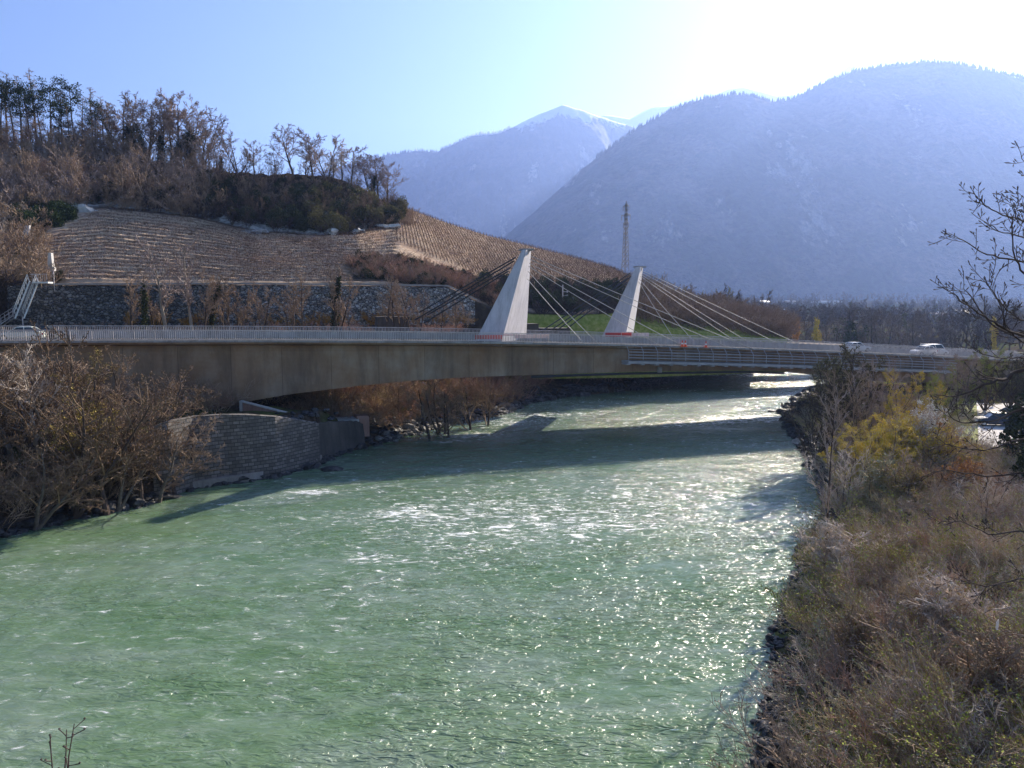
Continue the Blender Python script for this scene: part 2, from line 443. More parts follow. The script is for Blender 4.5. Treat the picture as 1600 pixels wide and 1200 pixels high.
MF = mat_mtn('mountain_forest_far', 1330, 900, (0.02, 0.026, 0.02))
MS = mat_mtn('mountain_snow', 700, 800)
top1, _ = mountain('mountain', ridge_near, 3500, 2500, 40, 'big forested mountain in shade on the right', MN, 4)
top2, _ = mountain('mountain', ridge_far, 5600, 4300, 60, 'farther mountain with a small snowy summit', MF, 14)
top3, _ = mountain('mountain', ridge_snow, 7600, 6000, 300, 'snow covered peaks behind the ridges', MS, 24, rough=0.4)
# spruces standing up along the skylines: too many to count
rng = np.random.RandomState(5)
def ridge_trees(top, lo, hi, n, hs, label, off=0.0):
    xs = np.sort(rng.uniform(lo, hi, n)); mb = MB()
    for x in xs:
        y = np.interp(x, top[:, 0], top[:, 1]); z = np.interp(x, top[:, 0], top[:, 2])
        d = rng.uniform(-40, 25); h = rng.uniform(*hs); r_ = h * 0.2
        z = z - abs(d) * 0.35 - 2
        a = np.arange(5) / 5 * 6.283 + rng.rand()
        ring = [(x + r_ * math.cos(q), y + d + r_ * math.sin(q), z) for q in a]
        mb.add(ring + [(x, y + d, z + h)], None, [(i, (i + 1) % 5, 5) for i in range(5)])
    tag(mb.build('ridge_forest', MN), label, kind='stuff')
ridge_trees(top1, at(930, 250, 3500)[0], at(1640, 100, 3500)[0], 900, (12, 27), 'spruce forest along the near mountain skyline')
ridge_trees(top2, at(560, 245, 5600)[0], at(800, 200, 5600)[0], 260, (16, 34), 'spruce forest along the far mountain skyline')
# ================================================================== HILLSIDE WITH THE VINEYARD (terrain)
# each column: photo px, then (py, Y) of wall foot, wall top, mid terrace, vineyard top, cliff top / crest
HC = [
    (-420, (512, 92), (440, 92.8), (380, 120), (330, 140), (210, 190)),
    (-150, (512, 106), (442, 106.8), (380, 126), (330, 148), (232, 196)),
    (0,   (512, 112), (444, 112.8), (390, 130), (350, 148), (238, 200)),
    (80,  (512, 114), (447, 114.8), (385, 136), (332, 158), (240, 202)),
    (160, (511, 116), (447, 116.8), (380, 140), (324, 165), (242, 204)),
    (300, (511, 120), (446, 120.8), (391, 143), (338, 167), (262, 205)),
    (350, (511, 121), (446, 121.8), (396, 143), (350, 164), (266, 198)),
    (400, (510, 123), (446, 123.8), (402, 142), (362, 162), (270, 196)),
    (500, (510, 127), (447, 127.8), (405, 147), (368, 166), (274, 196)),
    (560, (509, 129), (447, 129.8), (410, 149), (364, 172), (290, 198)),
    (605, (508, 130), (448, 130.8), (412, 151), (354, 182), (318, 204)),
    (625, (508, 131), (448, 131.8), (412, 151), (350, 186), (322, 212)),
    (700, (507, 134), (449, 134.8), (425, 153), (385, 184), (349, 230)),
    (760, (507, 136), (478, 137), (440, 157), (402, 190), (368, 236)),
    (830, (507, 139), (490, 140), (444, 160), (415, 190), (385, 238)),
    (900, (507, 141), (492, 142), (446, 162), (425, 188), (403, 236)),
    (960, (507, 142), (488, 144), (452, 164), (435, 184), (420, 228)),
    (1010, (510, 143), (492, 147), (466, 164), (455, 180), (448, 214)),
    (1060, (516, 146), (503, 150), (482, 165), (473, 180), (466, 208)),
    (1140, (524, 150), (512, 154), (496, 168), (488, 182), (482, 206)),
    (1230, (534, 155), (526, 160), (514, 172), (508, 184), (504, 204)),
]
hcp = np.array([c[0] for c in HC], float)
hct = np.array([[at(c[0], y, Y) for (y, Y) in c[1:]] for c in HC])      # (n,5,3)
def hill(u, t):
    """u: photo px of the column, t in 0..4 level -> world point on the hill (no noise)"""
    u = np.asarray(u, float); t = np.asarray(t, float)
    out = np.zeros(np.broadcast(u, t).shape + (3,))
    u, t = np.broadcast_arrays(u, t)
    for k in range(3):
        lev = np.stack([np.interp(u, hcp, hct[:, l, k]) for l in range(5)], -1)
        i = np.clip(np.floor(t).astype(int), 0, 3); f = t - i
        a = np.take_along_axis(lev, i[..., None], -1)[..., 0]; b_ = np.take_along_axis(lev, i[..., None] + 1, -1)[..., 0]
        out[..., k] = a + (b_ - a) * f
    return out
hu = np.linspace(-420, 1230, 560)
ht = np.concatenate([np.linspace(0, 1, 8)[:-1], np.linspace(1, 3, 240)[:-1], np.linspace(3, 4, 50)])
HU, HT = np.meshgrid(hu, ht, indexing='ij')
HP = hill(HU, HT)
n_ = fbm(HP[..., 0] * 0.22, HP[..., 1] * 0.22 + HP[..., 2] * 0.2, 4, 40) - 0.5
n2_ = fbm(HP[..., 0] * 0.9, HP[..., 2] * 0.9, 4, 43) - 0.5
cliff = np.clip((HT - 3) * 4, 0, 1) * np.clip(1.0 - (HU - 590) / 40, 0, 1)
rocky = np.clip((HU - 530) / 30, 0, 1) * np.clip((780 - HU) / 40, 0, 1) * np.clip((HT - 1.25) * 5, 0, 1) * np.clip((2.05 - HT) * 6, 0, 1)
HP[..., 2] += n_ * (0.5 + 3.0 * cliff) * np.clip(HT * 1.0, 0, 1) * np.clip((4.15 - HT) * 4, 0.3, 1)
HP[..., 1] += n2_ * (0.2 + 2.6 * cliff + 2.5 * rocky) * np.clip(HT - 0.9, 0, 1)
NR = 21
def tphase(u, t): return (t - 0.02 * np.sin(u * 0.011 + 0.6) - 1.06) / 1.90 * NR
ph = tphase(HU, HT); fr_ = ph - np.floor(ph)
stp = np.where(fr_ < 0.22, fr_ / 0.22, 1.0) - fr_
tm = np.clip((HT - 1.07) * 25, 0, 1) * np.clip((2.93 - HT) * 20, 0, 1) * np.clip((HU - 70) / 30, 0, 1) * np.clip((628 - HU - 0) / 15, 0, 1) * (1 - rocky)
HP[..., 2] += stp * 0.62 * tm * (0.75 + 0.5 * vnoise(HU * 0.12, ph.round() * 3.1, 8))
# level path above the wall, then the crest rolls over to the back
foot0 = HP[:, :1].copy(); foot0[..., 1] -= 0.02; foot0[..., 2] = 3.0
b1 = HP[:, -1:].copy(); b1[..., 1] += 10; b1[..., 2] += 0.4
b2 = HP[:, -1:].copy(); b2[..., 1] += 40; b2[..., 2] -= 6
b3 = HP[:, -1:].copy(); b3[..., 1] += 150; b3[..., 2] = np.minimum(b3[..., 2] - 12, 6)
b4 = HP[:, -1:].copy(); b4[..., 1] += 260; b4[..., 2] = -4
HPf = np.concatenate([foot0, HP, b1, b2, b3, b4], 1)
HTf = np.concatenate([HT[:, :1], HT, np.full((len(hu), 4), 4.0)], 1)
HUf = np.concatenate([HU[:, :1], HU] + [HU[:, :1]] * 4, 1)
# zones: 1 = tilled vineyard soil, 0 = scrub floor ; lawn = grassy slope ; rock = bare rock
zv = np.clip((HTf - 1.0) * 12, 0, 1) * np.where(HUf > 622, 1.0, np.clip((3.0 - HTf) * 15, 0, 1)) * np.clip((HUf - 60) / 30, 0, 1) * np.clip((1000 - HUf) / 30, 0, 1)
zs = np.clip((HUf - 530) / 25, 0, 1) * np.clip((2.0 - HTf) * 8, 0, 1) * np.clip((HTf - 1.12) * 14, 0, 1)
zv = zv * (1 - zs)
zl = np.clip((HUf - 770) / 20, 0, 1) * np.clip((1.0 - HTf) * 20, 0, 1) + np.clip((HUf - 985) / 15, 0, 1) * np.clip((1075 - HUf) / 20, 0, 1) * np.clip((HTf - 2.2) * 3, 0, 1)
zr_ = cliff_f = np.clip((HTf - 3.0) * 30, 0, 1) * np.clip((3.22 - HTf) * 12, 0, 1) * np.clip((640 - HUf) / 20, 0, 1)
def mat_hill():
    m, nt, b, tc = newmat('hillside')
    v = tc.outputs['Object']
    def A(n):
        a = nt.nodes.new('ShaderNodeAttribute'); a.attribute_name = n; return a.outputs['Fac']
    n1 = noise(nt, v, 0.12, 6, 0.62); n2 = noise(nt, v, 1.1, 8, 0.7); n3 = noise(nt, mapping(nt, v, (1, 1, 0.35)), 0.55, 8, 0.7)
    scrub = ramp(nt, n2, [(0.3, (0.018, 0.016, 0.011)), (0.55, (0.06, 0.046, 0.032)), (0.75, (0.12, 0.09, 0.06))])
    soil = ramp(nt, n2, [(0.3, (0.29, 0.20, 0.135)), (0.5, (0.43, 0.32, 0.225)), (0.72, (0.56, 0.45, 0.33))])
    soil = mixc(nt, ramp(nt, n1, [(0.42, 0.0), (0.62, 0.5)]), soil, (0.30, 0.18, 0.12))
    grass = ramp(nt, n2, [(0.3, (0.16, 0.19, 0.035)), (0.5, (0.27, 0.31, 0.07)), (0.7, (0.44, 0.38, 0.15))])
    rock = ramp(nt, n3, [(0.3, (0.10, 0.10, 0.095)), (0.48, (0.36, 0.35, 0.33)), (0.7, (0.62, 0.60, 0.56))])
    c = mixc(nt, A('vine'), scrub, soil)
    c = mixc(nt, A('lawn'), c, grass)
    rf = math_(nt, 'MULTIPLY', A('rock'), ramp(nt, n1, [(0.44, 0.0), (0.5, 1.0)]))
    c = mixc(nt, rf, c, rock)
    nt.links.new(c, b.inputs['Base Color'])
    bump(nt, b, n2, 0.8, 0.25)
    b.inputs['Roughness'].default_value = 1.0; b.inputs['Specular IOR Level'].default_value = 0.05
    return m
hillo = link('hillside', grid_mesh('hillside', HPf, attrs={'vine': zv, 'lawn': zl, 'rock': zr_}), mat_hill())
tag(hillo, 'terraced vineyard hillside with a steep scrubby cliff above', kind='structure')
# ================================================================== CABLE-STAYED BRIDGE
def conc(name, a, b_, c, bmp=0.25, streak=True, rough=0.85):
    m, nt, b, tc = newmat(name)
    v = tc.outputs['Object']
    n1 = noise(nt, v, 0.35, 6, 0.65); n2 = noise(nt, mapping(nt, v, (1.6, 1.6, 0.12)), 1.0, 6, 0.7); n3 = noise(nt, v, 9, 5, 0.7)
    col = ramp(nt, n1, [(0.3, a), (0.5, b_), (0.72, c)])
    if streak: col = mixc(nt, ramp(nt, n2, [(0.45, 0.0), (0.66, 0.55)]), col, [x * 0.45 for x in a])
    col = mixc(nt, 0.25, col, ramp(nt, n3, [(0.3, [x * 0.5 for x in a]), (0.7, c)]))
    nt.links.new(col, b.inputs['Base Color']); b.inputs['Roughness'].default_value = rough
    bump(nt, b, n3, bmp, 0.03)
    return m
M_fascia = conc('fascia_concrete', (0.24, 0.22, 0.21), (0.34, 0.32, 0.31), (0.46, 0.44, 0.42))
def mat_girder():
    m, nt, b, tc = newmat('girder_concrete')
    v = tc.outputs['Object']
    n1 = noise(nt, v, 0.22, 6, 0.65); n2 = noise(nt, mapping(nt, v, (0.35, 0.35, 0.06)), 1.0, 6, 0.7, 0.4); n3 = noise(nt, v, 7, 5, 0.7)
    col = ramp(nt, n1, [(0.35, (0.28, 0.17, 0.10)), (0.52, (0.34, 0.235, 0.155)), (0.7, (0.40, 0.325, 0.25))])
    col = mixc(nt, ramp(nt, n2, [(0.42, 0.0), (0.66, 0.72)]), col, (0.13, 0.095, 0.07))
    # cast in sections: each section its own tint
    br = nt.nodes.new('ShaderNodeTexBrick'); nt.links.new(mapping(nt, v, (1, 0.0, 1), (R(90), 0, 0)), br.inputs['Vector'])
    br.inputs['Scale'].default_value = 1; br.inputs['Brick Width'].default_value = 5.2; br.inputs['Row Height'].default_value = 30
    br.inputs['Mortar Size'].default_value = 0.02; br.offset = 0
    br.inputs['Color1'].default_value = (0.88, 0.88, 0.88, 1); br.inputs['Color2'].default_value = (1.10, 1.07, 1.04, 1); br.inputs['Mortar'].default_value = (0.32, 0.3, 0.28, 1)
    col = mixc(nt, 0.8, col, br.outputs[0], 'MULTIPLY')
    # board marks
    wv = nt.nodes.new('ShaderNodeTexWave'); wv.bands_direction = 'Z'; wv.inputs['Scale'].default_value = 2.2; wv.inputs['Distortion'].default_value = 0.6
    nt.links.new(v, wv.inputs['Vector'])
    col = mixc(nt, 0.14, col, wv.outputs[0], 'MULTIPLY')
    nt.links.new(col, b.inputs['Base Color']); bump(nt, b, n3, 0.3, 0.03)
    return m
M_girder = mat_girder()
M_dark = conc('dark_concrete', (0.05, 0.045, 0.042), (0.085, 0.075, 0.07), (0.13, 0.12, 0.11))
M_pylon = conc('pylon_paint', (0.56, 0.54, 0.57), (0.62, 0.60, 0.62), (0.68, 0.66, 0.68), 0.1, True, 0.6)
M_rail = vmat('galvanised_rail', [(0.42, 0.37, 0.36), (0.62, 0.56, 0.55)], 1.2, 0.55, metal=0.2)
M_cable = vmat('cable_sheath', [(0.40, 0.38, 0.36), (0.50, 0.47, 0.45)], 1, 0.5)
M_darksteel = vmat('dark_stay', [(0.03, 0.032, 0.035), (0.05, 0.05, 0.055)], 1, 0.6)
M_asphalt = vmat('asphalt', [(0.045, 0.043, 0.04), (0.07, 0.066, 0.06)], 2.0, 1.0, 0.2, spec=0.05)
M_walk = vmat('platform_steel', [(0.28, 0.27, 0.28), (0.42, 0.41, 0.42)], 0.8, 0.5)
sl_ = 0.29
BD = np.array((1, sl_)) / math.hypot(1, sl_); BN = np.array((-BD[1], BD[0]))
BY0 = 90.0
BO = np.array((0.0, BY0))
def bx(px):
    """photo px -> distance along the near edge of the deck"""
    xn = (px - 800) / F; return (xn * BY0 / (1 - sl_ * xn)) / BD[0]
_px = np.array([-200, 0, 200, 550, 700, 935, 1100, 1262, 1400, 1520, 1650, 1800], float)
_py = np.array([516, 515.5, 515, 516, 519, 524.5, 528, 534, 540, 547.5, 554, 560], float)
_s = np.array([bx(p) for p in _px])
_z = np.array([at(p, y, (BO + BD * s)[1])[2] for p, y, s in zip(_px, _py, _s)])
_co = np.polyfit(_s, _z, 4)
RAILH = 1.1
def ztop(s): return np.polyval(_co, s)
def zdeck(s): return ztop(s) - RAILH - 0.12
def bp(s, off, z): p = BO + BD * s + BN * off; return np.array((p[0], p[1], z))
S0, S1 = bx(-180), bx(1760)
DW = 18.6
bridge = thing('cable_stayed_bridge', 'long grey concrete cable-stayed bridge with two leaning pylons crossing the green river', 'bridge', (*BO, 0))
def child(mb, name, mat, parent=bridge, smooth=False):
    """mesh built in world coordinates, parented without moving it"""
    o = mb.build(name, mat, parent, smooth)
    q = o; base = np.zeros(3)
    while q.parent is not None: q = q.parent; base += np.array(q.location)
    o.location = [-float(v) for v in base]; return o
ss = np.linspace(S0, S1, 90)
def sweep(prof, s_arr=None):
    """prof(s) -> list of (offset, z) around the section"""
    mb = MB(); s_arr = ss if s_arr is None else s_arr
    mb.loft([[bp(s, o_, z) for o_, z in prof(s)] for s in s_arr]); return mb
road = child(sweep(lambda s: [(0.25, zdeck(s)), (0.25, zdeck(s) - 0.02), (DW - 0.25, zdeck(s) - 0.02), (DW - 0.25, zdeck(s))][::-1]), 'roadway', M_asphalt)
slab = child(sweep(lambda s: [(0.3, zdeck(s) - 0.03), (0.35, zdeck(s) - 0.33), (2.2, zdeck(s) - 0.62), (DW - 2.2, zdeck(s) - 0.62), (DW - 0.35, zdeck(s) - 0.33), (DW - 0.3, zdeck(s) - 0.03)][::-1]), 'deck_slab', M_girder)
for nm, a_, b_ in (('edge_beam', -0.05, 0.3), ('edge_beam', DW - 0.3, DW + 0.05)):
    child(sweep(lambda s: [(a_, zdeck(s) + 0.12), (a_, zdeck(s) - 0.12), (b_, zdeck(s) - 0.12), (b_, zdeck(s) + 0.12)][::-1]), nm, M_fascia)
# girder: haunched over the left bank, shallow at mid river
_gp = np.array([-180, 0, 120, 340, 370, 450, 560, 650, 740, 850, 985, 1170, 1235, 1275, 1330, 1420, 1600, 1760], float)
_gy = np.array([640, 634, 633, 632, 629.5, 616, 603, 594.5, 589, 585.5, 581, 578.5, 580, 584, 592, 598, 598, 598], float)
_gs = np.array([bx(p) for p in _gp]); _gz = np.array([at(p, y, (BO + BD * s + BN * 1.5)[1])[2] for p, y, s in zip(_gp, _gy, _gs)])
def zgird(s): return np.interp(s, _gs, _gz)
gss = np.linspace(S0, S1, 180)
child(sweep(lambda s: [(1.7, zdeck(s) - 0.5), (1.5, zdeck(s) - 1.2), (1.5, zgird(s)), (DW - 1.5, zgird(s)), (DW - 1.7, zdeck(s) - 0.5)][::-1], gss), 'girder', M_girder)
# parapet: posts each 2 m, close uprights, top rail
def parapet(off):
    mb = MB(); s_ = S0
    for s in np.arange(S0, S1, 2.0):
        z = zdeck(s); mb.box(bp(s, off, z + 0.6), (0.08, 0.08, 1.0), math.atan(sl_))
    for s in np.arange(S0, S1, 0.2):
        z = zdeck(s); c = bp(s, off, z + 0.62)
        mb.box(c, (0.075, 0.03, 0.92), math.atan(sl_))
    p = child(mb, 'parapet_railing', M_rail)
    tr = sweep(lambda s: [(off - 0.06, ztop(s)), (off - 0.06, ztop(s) - 0.09), (off + 0.06, ztop(s) - 0.09), (off + 0.06, ztop(s))][::-1])
    child(tr, 'handrail', M_rail, p)
    br_ = sweep(lambda s: [(off - 0.03, zdeck(s) + 0.24), (off - 0.03, zdeck(s) + 0.18), (off + 0.03, zdeck(s) + 0.18), (off + 0.03, zdeck(s) + 0.24)][::-1])
    child(br_, 'bottom_rail', M_rail, p)
parapet(0.1); parapet(DW - 0.1)
child(sweep(lambda s: [(DW / 2 + .25, zdeck(s)), (DW / 2 + .08, zdeck(s) + .8), (DW / 2 - .08, zdeck(s) + .8), (DW / 2 - .25, zdeck(s))]), 'median_barrier', M_fascia)
# inspection platform hung on the near side
wa, wb = bx(979), bx(1500)
ws = np.arange(wa, wb, 2.0)
def zw(s): return zdeck(s) - 1.95
mb = MB()
mb.loft([[bp(s, o_, zw(s) + z) for o_, z in [(-0.75, 0), (-0.75, -0.32), (1.45, -0.32), (1.45, 0)][::-1]] for s in ws])
wk = child(mb, 'inspection_platform', M_walk)
for dz in (1.15, 0.78, 0.42):
    mb = MB(); mb.tube([bp(s, -0.75, zw(s) + dz) for s in ws], 0.06, 5); child(mb, 'guard_rail', M_walk, wk)
mb = MB(); mb.tube([bp(s, -0.75, zw(s) + 1.5) for s in ws], 0.03, 5); child(mb, 'guard_rail', M_walk, wk)
for s in ws[:-1]:
    mb = MB(); mb.tube([bp(s, -0.72, zw(s) - 0.3), bp(s, -0.72, zw(s) + 1.2), bp(s, -0.1, zdeck(s) - 0.1)], 0.05, 5)
    mb.box(bp(s, 0.1, zw(s) - 0.42), (0.5, 1.6, 0.14), math.atan(sl_)); child(mb, 'hanger', M_walk, wk)
# service pipe under the girder
mb = MB(); s_ = np.linspace(bx(835), bx(1235), 30)
mb.tube([bp(s, 1.2, zgird(s) - 0.28 + 0.08) for s in s_], 0.16, 8); child(mb, 'service_pipe', M_darksteel, smooth=True)
mb = MB(); mb.box(bp(bx(1037), 1.0, zgird(bx(1037)) + 0.25), (0.5, 0.4, 0.7), 0.28); child(mb, 'junction_box', M_fascia)
# pylons
def pylon(fp, zb, ftop, zt):
    """fp / ftop: four plan corners A (left), B (near ridge), C (right), D (behind)"""
    mb = MB(); k = 12; rings = []
    for i in range(k + 1):
        t = i / k
        rings.append([(*(np.array(a) * (1 - t) + np.array(b_) * t), zb + (zt - zb) * t) for a, b_ in zip(fp, ftop)])
    mb.loft(rings)
    return mb
def P2(px, Y): return np.array(at(px, 500, Y)[:2])
def mk_pylon(px4, Y4, pt4, Yt4, pytop, ybase, label=None):
    fp = [P2(a, y) for a, y in zip(px4, Y4)]; ft = [P2(a, y) for a, y in zip(pt4, Yt4)]
    zt = at(pt4[1], pytop, Yt4[1])[2]
    p = child(pylon(fp, ybase, ft, zt), 'pylon', M_pylon)
    c = sum(ft) / 4
    mb = MB(); mb.box((c[0], c[1], zt + 0.10), (1.55, 1.5, 0.2), 0.3); mb.box((c[0] - .1, c[1] - 0.1, zt - 0.25), (0.5, 0.9, 0.5), 0.3)
    child(mb, 'pylon_cap', M_fascia, p)
    mb = MB(); b_ = (fp[1] + fp[2]) / 2
    mb.box((b_[0], b_[1] - 0.05, zdeck(0) + 1.5), (0.5, 0.3, 0.9), 0.9); child(mb, 'door', M_door, p)
    return p, c, zt
M_door = vmat('brown_door', [(0.16, 0.06, 0.05), (0.2, 0.08, 0.07)], 1)
pyA, cA, ztA = mk_pylon([741, 783, 822, 783], [95.5, 93.0, 103.5, 106.0], [815.5, 822, 829.5, 822], [94.6, 94.0, 96.6, 97.2], 390, zdeck(0) - 0.2)
pyB, cB, ztB = mk_pylon([938, 976, 989, 954], [119.0, 115.5, 128.5, 132.0], [992, 999.5, 1003.5, 997], [117.6, 116.8, 119.6, 120.4], 417, zdeck(16) - 0.4)
# stays
def stay(p0, p1, r, mat, name='stay_cable', sag=0.12):
    p0 = np.array(p0); p1 = np.array(p1); t = np.linspace(0, 1, 9)[:, None]
    q = p0 * (1 - t) + p1 * t; q[:, 2] -= 4 * sag * t[:, 0] * (1 - t[:, 0])
    mb = MB(); mb.tube(q, r, 6); return child(mb, name, mat, smooth=True)
for (tx, ty), px in zip([(824, 436), (825, 424), (826, 416), (827, 411), (828, 405), (829, 400)], [914, 936, 1033, 1070, 1143, 1178]):
    s = bx(px); stay(at(tx, ty, 94.6), bp(s, -0.2, zdeck(s) - 0.05), 0.042, M_cable)
for (tx, ty), px in zip([(998, 440), (999, 436), (1001, 432), (1002, 429), (1003, 426), (1004, 423)], [1058, 1088, 1160, 1180, 1228, 1264]):
    xn = (px - 800) / F; # far edge of the deck
    X = xn * (BY0 + DW / BD[0]) / (1 - sl_ * xn); Y = BY0 + DW / BD[0] + sl_ * X
    s = (np.array((X, Y)) - BO) @ BD; stay(at(tx, ty, 117.4), bp(s, DW + 0.2, zdeck(s) - 0.05), 0.045, M_cable)
for (tx, ty, Yt), (ex, ey, Ye) in [((806, 402, 94.8), (655, 488, 97)), ((803, 408, 95.2), (648, 500, 98)), ((798, 418, 94.8), (668, 492, 96.5)), ((794, 424, 95.2), (662, 505, 97.5)),
                                   ((984, 427, 117.6), (842, 520, 116)), ((981, 434, 117.6), (846, 526, 117)), ((986, 432, 117.2), (866, 519, 115)), ((980, 441, 117.4), (872, 524, 116))]:
    stay(at(tx, ty, Yt), at(ex, ey, Ye), 0.095, M_darksteel, 'back_stay', 0.02)
# pier under the haunch
sp_ = bx(358)
mb = MB(); mb.loft([[bp(sp_ + a, o_, z) for a, o_ in [(-1.6, 2.4), (1.6, 2.4), (1.6, DW - 3), (-1.6, DW - 3)]] for z in (3.5, float(zgird(sp_)) - 0.02)])
child(mb, 'pier', M_girder)
mb = MB(); mb.loft([[bp(bx(1560) + a, o_, z) for a, o_ in [(-1.2, 2.4), (1.2, 2.4), (1.2, DW - 3), (-1.2, DW - 3)]] for z in (1.5, float(zgird(bx(1560))) - 0.02)])
child(mb, 'pier', M_girder)
# anchor blocks of the back stays
def boxy(px0, px1, pyt, Y, depth, zb, mat, name, label, cat, rz=None):
    a = at(px0, pyt, Y); b_ = at(px1, pyt, Y); c = (a + b_) / 2
    mb = MB(); mb.box(((0), depth / 2, (a[2] - zb) / 2), (b_[0] - a[0], depth, a[2] - zb))
    mb.box((0, depth / 2, (a[2] - zb) + 0.06), (b_[0] - a[0] + 0.2, depth + 0.2, 0.12))
    o = mb.build(name, mat); o.location = (c[0], Y, zb); o.rotation_euler[2] = math.atan(sl_) if rz is None else rz
    return tag(o, label, cat)
boxy(590, 640, 496, 116, 4, 10, M_dark, 'anchor_block', 'dark concrete anchor block on the left bank where the nearer back stays end', 'concrete block')
boxy(822, 842, 507, 121, 4, 9, M_dark, 'anchor_block', 'small dark concrete block beside the near pylon foot', 'concrete block')
boxy(846, 892, 514, 124, 4, 9, M_dark, 'abutment_wall', 'long low dark concrete wall below the grassy slope between the pylons', 'wall')
# two plain road bridges behind, lower than the first; their shadows cross the river
for k, (y0, y1, z, lb) in enumerate([(142.5, 154.5, 8.6, 'plain low grey road bridge directly behind the cable-stayed one'), (168, 178.5, 8.8, 'plain low grey road bridge farthest upstream')]):
    mb = MB()
    x0, x1 = (-6, 84)
    f = lambda x, y, z_: (x, y + 0.26 * (x - 30), z_ - 0.03 * (x - 30))
    mb.hexa([f(x0, y0, z - 1.0), f(x1, y0, z - 1.0), f(x1, y1, z - 1.0), f(x0, y1, z - 1.0)], [f(x0, y0, z), f(x1, y0, z), f(x1, y1, z), f(x0, y1, z)])
    rb = mb.build('road_bridge', M_girder); tag(rb, lb, 'bridge')
# ================================================================== PLANT GENERATORS
def nrm(a): return a / (np.linalg.norm(a, axis=-1, keepdims=True) + 1e-9)
def polyl(rs, p0, d0, L, k, wob, up):
    """p0 (N,3), d0 (N,3), L (N,) -> (N,k,3) wandering branch lines"""
    N = len(p0); P = np.zeros((N, k, 3)); P[:, 0] = p0; d = nrm(d0)
    for i in range(1, k):
        d = nrm(d + rs.normal(size=(N, 3)) * wob + np.array([0, 0, up]) * 1.0)
        P[:, i] = P[:, i - 1] + d * (L / (k - 1))[:, None]
    return P
def branch(rs, P, Rr, n, t0, ang, ratio, k, wob, up, rr=0.55, taper=0.5, rmin=0.004, absL=None):
    N, kk = P.shape[:2]
    t = np.clip(t0 + (1 - t0) * (np.arange(n)[None] + rs.uniform(0, 1, (N, n))) / n, 0, 0.995)
    f = t * (kk - 1); i = f.astype(int); fr = f - i; a = np.arange(N)[:, None]
    p = P[a, i] * (1 - fr)[..., None] + P[a, i + 1] * fr[..., None]
    r = Rr[a, i] * (1 - fr) + Rr[a, i + 1] * fr
    tan = nrm(P[a, i + 1] - P[a, i])
    side = rs.normal(size=(N, n, 3)); side -= (side * tan).sum(-1, keepdims=True) * tan; side = nrm(side)
    an = np.radians(ang + rs.normal(size=(N, n)) * 10)[..., None]
    d = tan * np.cos(an) + side * np.sin(an)
    Lp = np.linalg.norm(np.diff(P, axis=1), axis=2).sum(1)
    L = (Lp[:, None] * ratio * (1 - taper * t) * rs.uniform(0.6, 1.15, (N, n)))
    p, d, L, r = p.reshape(-1, 3), d.reshape(-1, 3), L.ravel(), r.ravel()
    Q = polyl(rs, p, d, L, k, wob, up)
    tt = np.linspace(0, 1, k)[None]
    RR = np.maximum(r[:, None] * rr * (1 - 0.85 * tt), rmin)
    return Q, RR
def leaf_quads(rs, C, size, flat=0.0):
    """small randomly turned leaf faces at points C"""
    N = len(C); u = nrm(rs.normal(size=(N, 3))); v = rs.normal(size=(N, 3)); v = nrm(v - (u * v).sum(1, keepdims=True) * u)
    s = (size * rs.uniform(0.5, 1.3, N))[:, None]
    V = np.stack([C - u * s, C - v * s * 0.6, C + u * s, C + v * s * 0.6], 1).reshape(-1, 3)
    return V, np.arange(N * 4).reshape(N, 4)
class Geo:
    def __init__(s): s.V = []; s.Q = []; s.n = 0
    def add(s, VQ):
        V, Q = VQ; s.V.append(V); s.Q.append(Q + s.n); s.n += len(V); return s
    def arr(s): return np.concatenate(s.V), np.concatenate(s.Q)
    def mesh(s, name): V, Q = s.arr(); return mesh_np(name, V, Q)
def bare_tree(seed, h=12, r=0.18, trunk_frac=0.75, lv=((14, 48, 0.5, 0.10), (8, 42, 0.45, 0.06), (6, 40, 0.5, 0.05), (4, 38, 0.55, 0.0)), start=0.25, wob=0.10, tw=0.012, lean=(0, 0), forks=1, sides=(7, 5, 3, 2, 2), rmins=(0.02, 0.02, 0.012, 0.009, 0.007)):
    rs = np.random.RandomState(seed)
    P0 = []; R0 = []
    p0 = np.zeros((forks, 3)); d0 = np.tile([lean[0], lean[1], 1.0], (forks, 1)) + (rs.normal(size=(forks, 3)) * [0.35, 0.35, 0] if forks > 1 else 0)
    P = polyl(rs, p0, d0, np.full(forks, h * trunk_frac) * (rs.uniform(0.75, 1, forks) if forks > 1 else 1), 10, wob * 0.6, 0.05)
    tt = np.linspace(0, 1, 10)[None]; Rr = np.repeat(r * (1 - 0.82 * tt ** 0.9), forks, 0)
    tr = Geo().add(tubes(P, Rr, sides[0])); cr = Geo(); tips = P[:, -1]
    Q, RQ = P, Rr; st = start; levels = [P]
    for li, (n, ang, ratio, up) in enumerate(lv):
        Q, RQ = branch(rs, Q, RQ, n, st, ang, ratio, (6, 5, 4, 3, 3)[li], wob * (1 + 0.4 * li), up, 0.62, 0.45, rmins[min(li + 1, 4)])
        RQ = np.maximum(RQ, tw * (0.6 if li == len(lv) - 1 else 1) * np.linspace(1, 0.5, RQ.shape[1])[None])
        cr.add(tubes(Q, RQ, sides[min(li + 1, 4)])); levels.append(Q); st = 0.2
    return tr, cr, levels
HT_ = {}
def real_h(p, d): return HT_.get(p[1].name, d)
